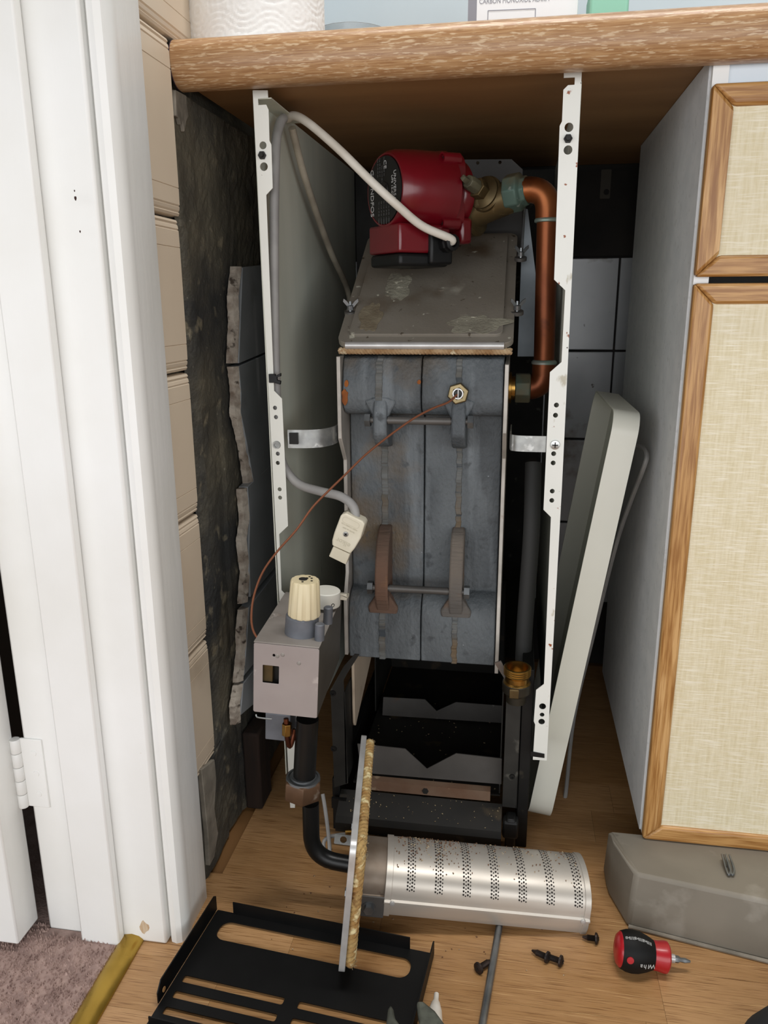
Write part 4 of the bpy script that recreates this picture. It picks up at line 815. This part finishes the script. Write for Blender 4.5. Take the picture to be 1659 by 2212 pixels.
# parts under the valve box
b = MB(); p0 = P(596, 1570, 'Y', -.055); M = frame(p0, rv, uv); b.box(-.012, .016, -.017, .016, -.03, .0, M); so = lab(b.build('solenoid', M_['die_grey'], asm, bevel=.001), 'grey solenoid block')
b = MB(); b.tube(spline([P(618, 1552, 'Y', -.07), P(620, 1590, 'Y', -.072), P(626, 1612, 'Y', -.07), P(634, 1590, 'Y', -.066), P(637, 1575, 'Y', -.064)], 6), .0028, 10); lab(b.build('pilot_pipe', M_['copper'], asm), 'short bent copper pilot pipe')
b = MB(); b.lathe([(.0001, -.012), (.0055, -.012), (.0055, .002), (.0001, .002)], axis(P(620, 1566, 'Y', -.071), uv), 6); b.build('pilot_nut', M_['brass'], asm, bevel=.0005)
b = MB(); M = frame(P(586, 1542, 'Y', -.09), rv, dv_); b.tube(spline([P(553, 1543, 'Y', -.093), P(556, 1549, 'Y', -.094), P(575, 1552, 'Y', -.094), P(587, 1553, 'Y', -.093)], 4), .0009, 6); b.build('edge_wire', M_['galv'], asm)

# ================================================================== LEANING COVER
lidB, lidT = P(1138, 1770, 'Y', .10), P(1330, 888, 'Y', .10); lo2, lt2 = P(1182, 1782, 'Y', .10), P(1385, 884, 'Y', .10)
La = (lidT - lidB); La.y = 0; LL = La.length; la = La.normalized(); ta = V((la.z, 0, -la.x)); TH = .0275; DW = .235
lb0 = lidB.copy(); lb0.z = lidB.z
ML = Matrix((V((0, 1, 0)), la, ta)).transposed().to_4x4(); ML.translation = lb0      # local x deeper, y up the cover, z outward to the cabinet
lid = thing('casing_cover', 'white enamelled casing cover leaning between boiler and cabinet side', 'cover', (lb0.x + .02, .2, 0))
b = MB(); so_ = rrect(0, 0, DW, LL, .026, 8); si_ = rrect(.0022, .0022, DW - .0022, LL - .0022, .0238, 8); b.prism([so_, si_], ML, TH, 0)
lip_i = rrect(.010, .010, DW - .010, LL - .010, .018, 8)
b.prism(so_, ML, TH + .0018, TH); lab(b.build('shell', M_['lid_white'], lid, bevel=.0012, smooth=50), 'shallow white enamel shell')
b = MB(); b.prism([circ(.030, LL - .115, .001, 4)] if False else [(x * .010 + .016, LL - .115 + y * .072) for x, y in circ(0, 0, 1, 28)], ML, TH - .0002, TH - .004); lab(b.build('pad', M_['beige_pad'], lid, bevel=.001), 'beige oval pad inside')
wr = thing('wire_stay', 'bent steel wire stay behind the leaning casing cover', 'wire', (.47, .2, .05))
b = MB(); b.tube(spline([P(1368, 960, 'X', .488), P(1388, 966, 'X', .495), P(1397, 984, 'X', .497), P(1390, 1012, 'X', .4945), P(1362, 1085, 'X', .490), P(1330, 1180, 'X', .480), P(1280, 1380, 'X', .463), P(1240, 1550, 'X', .445), P(1222, 1715, 'X', .430), P(1214, 1729, 'X', .427), P(1196, 1728, 'X', .420)], 5), .0028, 8); b.build('wire', M_['cable_grey'], wr)

# ================================================================== BLACK TRAY PANEL
tr0 = thing('bottom_panel', 'black slotted sheet metal panel lying on the floor by the door frame', 'metal panel', (.14, -.18, 0))
zt = .0035
def fz_(a, c): p = P(a, c, 'Z', zt); return (p.x, p.y)
o0 = V(fz_(470, 1965)); o1 = V(fz_(938, 2060)); ex = (o1 - o0).normalized(); ey = V((-ex.y, ex.x)) * -1
def T(u, v_): q = o0 + ex * u + ey * v_; return (q.x, q.y)
TW = (o1 - o0).length; TD = .200
def uvp(a, c): q = V(fz_(a, c)) - o0; return (q.dot(ex), q.dot(ey))
u0, v0 = uvp(485, 1990); u1, v1 = uvp(893, 2110)
slots = [rrect(.014, .0125, TW - .020, .0385, .011, 6), rrect(.008, .089, TW * .47, .0975, .002, 2), rrect(.008, .108, TW * .47, .1165, .002, 2), rrect(TW * .53, .089, TW - .012, .0975, .002, 2), rrect(TW * .53, .108, TW - .012, .1165, .002, 2), rrect(.008, .127, TW * .47, .1355, .002, 2), rrect(TW * .53, .127, TW - .012, .1355, .002, 2)]
b = MB(); b.prism([[T(*p) for p in rrect(0, 0, TW, TD, .001, 1)]] + [[T(*p) for p in s] for s in slots], XY(zt - .0012), .0012)
lab(b.build('sheet', M_['tray_black'], tr0, smooth=0), 'black slotted sheet')
Mt = lambda u, v_: frame((*T(u, v_), zt), (*ey, 0), (0, 0, 1))
def flange(pts, M, name='flange'): b = MB(); b.prism(pts, M, .0012); return b.build(name, M_['tray_black'], tr0, smooth=0)
flange([(.0, 0), (.0, .018), (.004, .021), (.118, .021), (.126, .012), (.126, 0)], Mt(-.0006, 0))
flange([(.0, 0), (.0, .016), (.005, .018), (.13, .018), (.13, 0)], Mt(TW, 0))
Mb = frame((*T(0, 0), zt), (*ex, 0), (0, 0, 1)); flange([(.020, 0), (.020, .0150), (TW - .026, .0150), (TW - .026, 0)], Mb)
flange([(.004, 0), (.004, .012), (TW - .004, .012), (TW - .004, 0)], frame((*T(0, .150), zt), (*ex, 0), (0, 0, 1)))
b = MB(); b.lathe([(.0001, 0), (.0028, 0), (.0028, .0004), (.0001, .0004)], axis((*T(-.0007 + .0013, .117), zt + .0085), (*ex, 0)), 12); lab(b.build('rivet_hole', M_['plank'], tr0), 'small round hole')

# ================================================================== TOOLS AND SCREWS ON THE FLOOR
bt, tp = P(1328, 2048, 'Z', .0205), P(1490, 2077, 'Z', .0125); da = (tp - bt).normalized(); LLd = (tp - bt).length
sd_ = thing('screwdriver', 'stubby red and black screwdriver by the plinth', 'screwdriver', ((bt + tp) / 2).xy.to_3d())
MS = axis(bt, da); f = LLd / .088
def sl_(prof): return [(r_, h * f) for r_, h in prof]
b = MB(); b.lathe(sl_([(.0001, 0), (.008, .0003), (.0140, .0022), (.0168, .0055), (.0172, .0075), (.0001, .0075)]), MS, 32); cap = lab(b.build('end_cap', M_['driver_red'], sd_), 'red domed end')
b = MB(); b.lathe(sl_([(.0001, .0062), (.0174, .0062), (.0196, .013), (.0203, .020), (.0196, .028), (.0170, .037), (.0140, .0445), (.0001, .0445)]), MS, 40); grip = lab(b.build('grip', M_['driver_black'], sd_), 'black rubber grip')
b = MB(); b.lathe(sl_([(.0001, .0440), (.0138, .0440), (.0140, .050), (.0152, .057), (.0150, .0605), (.0130, .0625), (.0001, .0625)]), MS, 32); lab(b.build('collar', M_['driver_red'], sd_), 'red collar')
b = MB(); b.lathe(sl_([(.0001, .061), (.0042, .061), (.0042, .070), (.0001, .070)]), MS, 20); lab(b.build('bit_holder', M_['bright_edge'], sd_), 'chrome bit holder')
b = MB(); b.lathe(sl_([(.0001, .069), (.0036, .069), (.0036, .0745), (.0022, .077), (.0026, .082), (.0012, .0885), (.0001, .089)]), MS, 6); lab(b.build('bit', M_['zinc'], sd_), 'steel bit')
# lettering on the grip: each mark rides on the surface
def grip_face(h, ang, rad):
    rad_v = (MS.to_3x3() @ V((math.cos(ang), math.sin(ang), 0))); o_ = MS @ V((0, 0, h * f)) + rad_v * rad; return o_, rad_v
def grip_text(body, h, ang, rad, size, m, flip=1, pitch=0):
    o_, rv_ = grip_face(h, ang, rad); x = (da + rv_ * pitch).normalized() * flip; return text('print_mark', body, size, frame(o_ + rv_ * .0002, x, rv_.cross(x)), m, grip)
view = (CAM - bt).normalized(); loc_v = MS.to_3x3().inverted() @ view; a0 = math.atan2(loc_v.y, loc_v.x)
best = a0
upl = MS.to_3x3().inverted() @ V((0, 0, 1)); aup = math.atan2(upl.y, upl.x); sgn = 1 if math.sin(aup - a0) > 0 else -1
for i_, ch in enumerate('ahiW'): grip_text(ch, .0265 + i_ * .0042, a0 - sgn * .62, .0203 - max(0, i_ - .6) * .0011, .0068, M_['print'], flip=-1, pitch=-.25)
for i_ in range(9):
    grip_text('|||' if i_ % 3 else 'EH', .0105 + i_ * .0034, a0 + sgn * .62, (.0192, .0199, .0204, .0205, .0203, .0197, .0188, .0177, .0165)[i_], .0036, M_['print'], pitch=(.25, .15, .05, -.05, -.12, -.22, -.3, -.35, -.4)[i_])
o_, rv_ = grip_face(.0135, a0 - sgn * .45, .0196); b = MB(); b.lathe([(.0001, 0), (.0036, 0), (.0034, .0007), (.0001, .0009)], axis(o_ - rv_ * .0001, rv_), 16); lab(b.build('red_dot', M_['driver_red'], grip), 'red inlay dot')

rod = thing('steel_rod', 'long thin steel rod lying on the floor under the burner', 'rod', (.335, -.15, 0))
b = MB(); q0, q1 = P(1076, 2015, 'Z', .0042), P(1040, 2225, 'Z', .0042); dq = (q1 - q0).normalized(); b.tube([q0 - dq * .03, q1 + dq * .10], .0038, 14); b.build('shaft', M_['zinc'], rod)
proto = None
def screw(head, tip, label, L=None):
    h, t = P(*head, 'Z', .0055), P(*tip, 'Z', .0035); d = (t - h).normalized(); Ls_ = (t - h).length
    o = thing('machine_screw', label, 'screw', h, 'dark machine screws on the floor'); M = axis(h, d); b = MB(); b.lathe([(.0001, 0), (.0030, .0), (.0058, .0014), (.0060, .0032), (.0034, .0040), (.0001, .0042)], M, 20); hd = b.build('head', M_['screw_dark'], o)
    b = MB(); pr = [(.0001, .003)]
    n_ = 14
    for i in range(n_): z_ = .0042 + (Ls_ - .009) * i / n_; pr += [(.0031, z_), (.0027, z_ + (Ls_ - .009) / n_ * .5)]
    pr += [(.0022, Ls_ - .004), (.0010, Ls_), (.0001, Ls_)]; b.lathe(pr, M, 14); b.build('shank', M_['screw_dark'], o)
    b = MB(); M2 = axis(h + d * -.0002, -d); b.box(-.0022, .0022, -.0005, .0005, 0, .0004, M2); b.box(-.0005, .0005, -.0022, .0022, 0, .0004, M2); b.build('cross_slot', M_['ink'], o)
screw((1030, 2094), (1062, 2074), 'dark screw lying left of the pair, next to the steel rod')
screw((1216, 2078), (1172, 2062), 'right screw of the crossed pair in front of the burner')
screw((1187, 2070), (1149, 2053), 'left screw of the crossed pair in front of the burner')
screw((1293, 2028), (1258, 2024), 'dark screw poking out past the burner end')
# pliers, cut by the lower edge of the picture
pz = .026
pli = thing('pliers', 'dark worn pliers lying open at the front edge of the black panel', 'pliers', (.26, -.24, 0))
def onz(pts, z): return [(p.x, p.y) for p in [P(a, c, 'Z', z) for a, c in pts]]
b = MB(); b.prism(onz([(838, 2180), (844, 2170), (850, 2180), (854, 2200), (866, 2216), (896, 2250), (880, 2266), (846, 2240), (834, 2214)], pz), XY(pz - .008), .009); lab(b.build('jaw', M_['plier'], pli, bevel=.002), 'pointed olive jaw')
b = MB(); b.prism(onz([(900, 2164), (914, 2163), (940, 2184), (962, 2214), (960, 2240), (920, 2262), (888, 2262), (894, 2240), (906, 2206), (903, 2190)], pz), XY(pz - .008), .009); lab(b.build('jaw', M_['plier'], pli, bevel=.002), 'broad dark jaw')
pv = P(900, 2256, 'Z', pz); b = MB(); b.lathe([(.0001, -.002), (.008, -.002), (.008, .0025), (.006, .004), (.0001, .004)], axis(pv, (0, 0, 1)), 20); b.build('pivot', M_['zinc'], pli)
for s in (-1, 1):
    b = MB(); b.tube(spline([pv + V((s * .004, -.006, -.003)), pv + V((s * .016, -.04, -.004)), pv + V((s * .022, -.09, -.004)), pv + V((s * .018, -.14, -.004))], 6), .0062, 12); b.build('handle', M_['driver_red'], pli)
noz = thing('sealant_nozzle', 'white plastic nozzle lying beyond the pliers jaw', 'nozzle', (.284, -.19, 0))
n0_, n1_ = P(943, 2146, 'Z', .0095), P(936, 2230, 'Z', .0092); b = MB(); b.lathe([(.0001, 0), (.0024, .0005), (.0026, .008), (.0042, .011), (.0066, .020), (.0084, .034), (.0088, .05), (.0001, .05)], axis(n0_, n1_ - n0_), 24); b.build('cone', M_['nozzle'], noz)
# dark cloth shape in the near right corner
b = MB(); cc = P(1612, 2208, 'Z', .0); vs = []; nU, nV = 20, 10
for i in range(nU):
    a = 6.283 * i / nU
    for j in range(nV + 1):
        t_ = math.pi / 2 * j / nV; rr = (math.cos(t_)) ** .6 if j < nV else 0
        vs.append((cc.x + .050 + .075 * rr * math.cos(a), cc.y - .035 + .045 * rr * math.sin(a) + .012 * rr * math.cos(a), .0005 + .05 * math.sin(t_)))
b.add(vs, [(i * (nV + 1) + j, ((i + 1) % nU) * (nV + 1) + j, ((i + 1) % nU) * (nV + 1) + j + 1, i * (nV + 1) + j + 1) for i in range(nU) for j in range(nV)] + [tuple(i * (nV + 1) for i in range(nU))])
tag(b.build('shoe_toe', M_['sleeve']), 'dark rounded toe at the near right corner of the floor', 'shoe')

# ================================================================== CABLES AND LEADS
pc = thing('pump_cable', 'white flex running from the pump up to the casing panel', 'cable', (.1, .12, .8))
gpt = gp + sd * .010
b = MB(); b.tube(spline([gpt, gpt + sd * .006 + V((-.004, 0, .004)), P(912, 488, 'Y', .115), P(860, 445, 'Y', .098), P(800, 390, 'Y', .095), P(740, 330, 'Y', .096), P(690, 285, 'Y', .100), P(655, 258, 'Y', .108), P(634, 250, 'Y', .116), P(622, 256, 'Y', .124)], 8), .0046, 14); b.build('flex', M_['cable_white'], pc)
c2 = thing('inner_cable', 'old beige flex hanging down inside the casing panel', 'cable', (.085, .25, .7))
b = MB(); b.tube(spline([P(631, 276, 'X', .080), P(638, 306, 'X', .080), P(655, 372, 'X', .080), P(682, 455, 'X', .082), P(715, 545, 'X', .084), P(752, 630, 'X', .086), P(758, 700, 'X', .087)], 8), .0042, 12); b.build('flex', M_['cable_beige'], c2)
lead = thing('power_lead', 'grey flex along the casing panel ending in a cream plug', 'power lead', (.09, .06, .4))
b = MB(); b.tube(spline([P(612, 256, 'Y', .106), P(607, 262, 'Y', .097), P(601, 280, 'Y', .087), P(596, 310, 'Y', .075), P(593, 400, 'Y', .066), P(592, 560, 'Y', .062), P(594, 750, 'Y', .060), P(597, 850, 'Y', .058), P(600, 930, 'Y', .056), P(606, 985, 'Y', .057), P(622, 1022, 'Y', .058), P(650, 1048, 'Y', .056), P(695, 1062, 'Y', .052), P(735, 1072, 'Y', .047), P(760, 1090, 'Y', .043), P(768, 1112, 'Y', .041), P(764, 1135, 'Y', .040)], 8), .0052, 14); b.build('flex', M_['cable_grey'], lead)
def ppl(pts, y, y1, name, m, par, bev): b = MB(); b.prism(pxz(pts, y), XZ(y1), y1 - y); return b.build(name, m, par, bevel=bev, segs=3)
pbody = lab(ppl([(736, 1113), (747, 1109), (783, 1126), (788, 1133), (779, 1163), (766, 1185), (757, 1196), (717, 1178), (717, 1168), (722, 1150)], .030, .050, 'plug_body', M_['plug'], lead, .0016), 'cream rewirable plug')
ppl([(720, 1180), (756, 1197), (747, 1220), (710, 1202)], .034, .046, 'plug_nose', M_['plug'], pbody, .001)
p = P(747, 1154, 'Y', .030); b = MB(); b.lathe([(.0001, 0), (.0032, 0), (.0030, .0008), (.0001, .001)], axis(p, (0, -1, 0)), 18); b.build('screw_head', M_['screw_steel'], pbody)
b = MB(); M = axis(p + V((0, -.0010, 0)), (0, -1, 0)) @ Matrix.Rotation(.6, 4, 'Z'); b.box(-.0019, .0019, -.0006, .0006, 0, .0002, M); b.box(-.0006, .0006, -.0019, .0019, 0, .0002, M); b.build('cross_slot', M_['ink'], pbody)
xd = (P(757, 1182, 'Y', .0295) - P(726, 1166, 'Y', .0295)).normalized(); zd = V((0, 0, 1)); 
text('emboss_name', 'elkor', .0085, frame(P(741, 1172, 'Y', .0297), -xd, -(zd - xd * zd.dot(xd))), M_['plug_mark'], pbody)
text('emboss_line', 'FUSED CONNECTOR', .0021, frame(P(755, 1138, 'Y', .0297), -xd, -(zd - xd * zd.dot(xd))), M_['plug_mark'], pbody)
text('emboss_line', 'RATED 6A 250V', .0021, frame(P(753, 1145, 'Y', .0297), -xd, -(zd - xd * zd.dot(xd))), M_['plug_mark'], pbody)
b = MB(); M = frame(P(758, 1129, 'Y', .0299), xd, zd); b.prism([rrect(-.0105, -.0036, .0105, .0036, .0035, 5), rrect(-.0100, -.0031, .0100, .0031, .003, 5)], M, -.0003); b.build('emboss_oval', M_['plug_mark'], pbody)
cap_ = thing('thermostat_capillary', 'thin copper capillary curving from heat exchanger to gas valve', 'capillary tube', (.15, .0, .4))
cp_ = [(988, 852, .083), (968, 869, .077), (935, 882, .072), (895, 903, .066), (845, 938, .058), (790, 982, .048), (745, 1026, .038), (712, 1058, .030), (675, 1096, .022), (640, 1145, .012), (600, 1190, .000), (568, 1235, -.014), (549, 1285, -.028), (543, 1330, -.040), (547, 1362, -.050), (562, 1386, -.060), (575, 1395, -.066)]
b = MB(); b.tube(spline([P(a, c, 'Y', y) for a, c, y in cp_], 5), .00125, 8); b.build('tube', M_['copper_thin'], cap_)
# ignition lead, electrode bracket and burnt bracket behind the plate
ig = thing('ignition_lead', 'thin grey looped lead hanging beside the black gas pipe', 'lead', P(706, 1800, 'Y', .0))
b = MB(); b.tube(spline([P(697, 1715, 'Y', .02), P(702, 1745, 'Y', .012), P(708, 1790, 'Y', .004), P(712, 1830, 'Y', -.004), P(711, 1854, 'Y', -.009), P(705, 1857, 'Y', -.010), P(700, 1838, 'Y', -.004), P(700, 1818, 'Y', .002), P(712, 1808, 'Y', .006), P(738, 1803, 'Y', .010), P(752, 1803, 'Y', .012)], 6), .0024, 8); b.build('wire', M_['cable_grey'], ig)
b = MB(); p = P(746, 1798, 'Y', .012); b.lathe([(.0001, 0), (.0032, 0), (.0032, .010), (.0001, .010)], axis(p, (1, .2, 0)), 10); b.build('ferrule', M_['brass'], ig)
eb = thing('electrode_bracket', 'small holed steel tab on the floor left of the mounting plate', 'bracket', P(740, 1815, 'Z', .02))
p = P(742, 1813, 'Y', .0); b = MB(); M = frame(p, (1, .1, -.1), (0, .3, 1)); b.prism([rrect(-.011, -.006, .012, .006, .001, 1), circ(0, 0, .0042, 12)], M, .0015); b.build('tab', M_['galv'], eb)
bk = thing('burnt_bracket', 'burnt brown bracket smeared white behind the mounting plate', 'bracket', P(810, 1825, 'Z', 0))
p = P(775, 1835, 'Z', .003); M = frame((p.x, p.y, .0005), (1, .02, 0), (0, 1, 0)); b = MB(); b.box(0, .042, 0, .0015, 0, .022, M); b.box(0, .042, -.012, 0, 0, .0015, M); b.build('angle', M_['copper_rust'], bk, bevel=.0004)
b = MB(); b.prism([(.022, .004), (.039, .0035), (.040, .010), (.037, .018), (.028, .019), (.0265, .012)], frame((p.x, p.y - .0001, .0005), (1, .02, 0), (0, 0, 1)), .0004); lab(b.build('white_smear', M_['white_smear'], bk, smooth=0), 'white smear')

# ================================================================== ON THE WORKTOP
zw = .9127
tw = thing('paper_towel_roll', 'white embossed paper towel roll standing at the worktop corner', 'paper towel', (.053, .10, zw))
cx_, cy_, rt = .0525, .108, .0735
b = MB(); vs = []; nA, nH = 220, 160; H0 = .225
for i in range(nA):
    a = 6.2832 * i / nA
    for j in range(nH + 1):
        z_ = H0 * j / nH; s_ = a * rt; d = 0
        for (cs, cz) in (( .0, .0), (.5, .5)):
            fx = ((s_ / .055 + cs) % 1 - .5) * .055; fzv = ((z_ / .055 + cz) % 1 - .5) * .055; q = math.hypot(fx, fzv)
            if q < .027: d -= .00075 * (math.sin(q / .027 * 6.283 * 2.5) ** 8) * (1 if int(math.atan2(fzv, fx) * 9) % 2 else .6)
        vs.append((cx_ + (rt + d) * math.cos(a), cy_ + (rt + d) * math.sin(a), zw + .006 + z_))
b.add(vs, [(i * (nH + 1) + j, ((i + 1) % nA) * (nH + 1) + j, ((i + 1) % nA) * (nH + 1) + j + 1, i * (nH + 1) + j + 1) for i in range(nA) for j in range(nH)])
b.lathe([(.02, 0), (rt - .0005, 0), (rt - .0005, .001), (.02, .001), (.02, 0)], axis((cx_, cy_, zw + .006 + H0 - .001), (0, 0, 1)), 60); b.lathe([(.02, 0), (rt - .0005, 0), (rt - .0005, .001), (.02, .001), (.02, 0)], axis((cx_, cy_, zw + .006), (0, 0, 1)), 60)
b.build('roll', M_['towel'], tw, smooth=60)
b = MB(); b.lathe([(.0001, 0), (.078, 0), (.080, .002), (.078, .0045), (.0001, .0050)], axis((cx_ + .004, cy_, zw), (0, 0, 1)), 60); lab(b.build('holder_base', M_['bright_edge'], tw), 'steel holder base')
b = MB(); b.tube([(cx_, cy_, zw + .003), (cx_, cy_, zw + .26)], .006, 12); b.build('holder_post', M_['bright_edge'], tw)
cl_ = thing('clear_tub', 'clear plastic tub edge just right of the paper towel roll', 'tub', (.16, .22, zw))
b = MB(); b.lathe([(.0001, 0), (.040, 0), (.044, .05), (.0455, .05), (.0415, -.0), (.0001, 0)], axis((.138, .20, zw + .0002), (0, 0, 1)), 40); b.build('tub', M_['clear'], cl_)
al = thing('alarm_box', 'white carbon monoxide alarm carton at the back of the worktop', 'carton', (.33, .28, zw))
yb = .25; xa, xb = P(1012, 10, 'Y', yb).x, P(1250, 5, 'Y', yb).x; yw = .06
xf = frame((xa, yb - .004, zw + .0003), (1, yw, 0), (0, 0, 1)); W2 = (xb - xa) * 1.0
b = MB(); b.box(0, W2, 0, .14, -.06, 0, xf); b.build('carton', M_['card'], al, bevel=.001)
zt_ = P(1150, 5, 'Y', yb).z - zw
text('print_title', 'CARBON MONOXIDE ALARM', .0078, xf @ Matrix.Translation((W2 * .42, zt_ + .0028, .0002)), M_['card_grey'], al, .78)
b = MB(); b.prism([rrect(W2 * .18, zt_ - .040, W2 * .62, zt_ - .0065, .0005, 1), rrect(W2 * .18 + .0008, zt_ - .0392, W2 * .62 - .0008, zt_ - .0073, .0004, 1)], xf, .0004); b.build('print_frame', M_['card_grey'], al, smooth=0)
b = MB(); b.box(-.0002, .010, 0, .14, -.058, .0004, xf); b.build('edge_stripe', M_['card_grey'], al, smooth=0)
gb = thing('mint_packet', 'mint green packet lying right of the alarm carton', 'packet', (.43, .27, zw))
b = MB(); b.box(xb + .012, xb + .055, .235, .30, zw + .0002, zw + .10); b.build('packet', M_['mint'], gb, bevel=.004, segs=3)

# ================================================================== CRUMBS AND FLAKES
b = MB(); dr = random.Random(11)
def flk(c, s, n_=V((0, 0, 1))):
    a = dr.uniform(0, 6.28); M = axis(c, n_) @ Matrix.Rotation(a, 4, 'Z'); k = [(-s, -s * .5), (s * .8, -s * .6), (s, s * .4), (-s * .4, s * .6)]
    b.prism(k, M, .0006)
for i in range(150): flk(MBn @ V((dr.uniform(.01, .25), dr.uniform(.12, .155), 0)) * 1 + vv * 0, .0001)
b = MB()
for i in range(330):
    a = math.pi * dr.triangular(.1, .75, .36); x = dr.choice((dr.uniform(.045, .25), dr.uniform(.045, .12))); p = on_head(x, a, .0002); flk(p, dr.uniform(.0003, .0011), vv)
fo1 = b.build('rust_flakes', M_['flake'], head, smooth=0); fo1['kind'] = 'stuff'
b = MB()
for i in range(90): flk(V((dr.uniform(.14, .34), dr.uniform(.035, .064), .0)) + V((0, 0, 0)), .0001) if False else None
def shelf_z(y): return .0415 + (y - .0345) * (.0165 / .032)
for i in range(60): y = dr.uniform(.036, .065); flk(V((dr.uniform(.15, .34), y, shelf_z(y) + .0004)), dr.uniform(.0003, .0011), V((0, -.46, .89)))
for i in range(70): flk(V((dr.uniform(.155, .335), dr.uniform(.085, .30), .0618)), dr.uniform(.0003, .0013))
fo2 = b.build('soot_crumbs', M_['flake_pale'], boiler, smooth=0); fo2['kind'] = 'stuff'
b = MB()
for i in range(70): flk(V((dr.uniform(.10, .44), dr.uniform(-.16, .03), .0002)), dr.uniform(.0004, .0012))
fo3 = tag(b.build('floor_crumbs', M_['flake'], smooth=0), 'scattered rust crumbs on the wood floor around the burner', 'crumbs', kind='stuff')
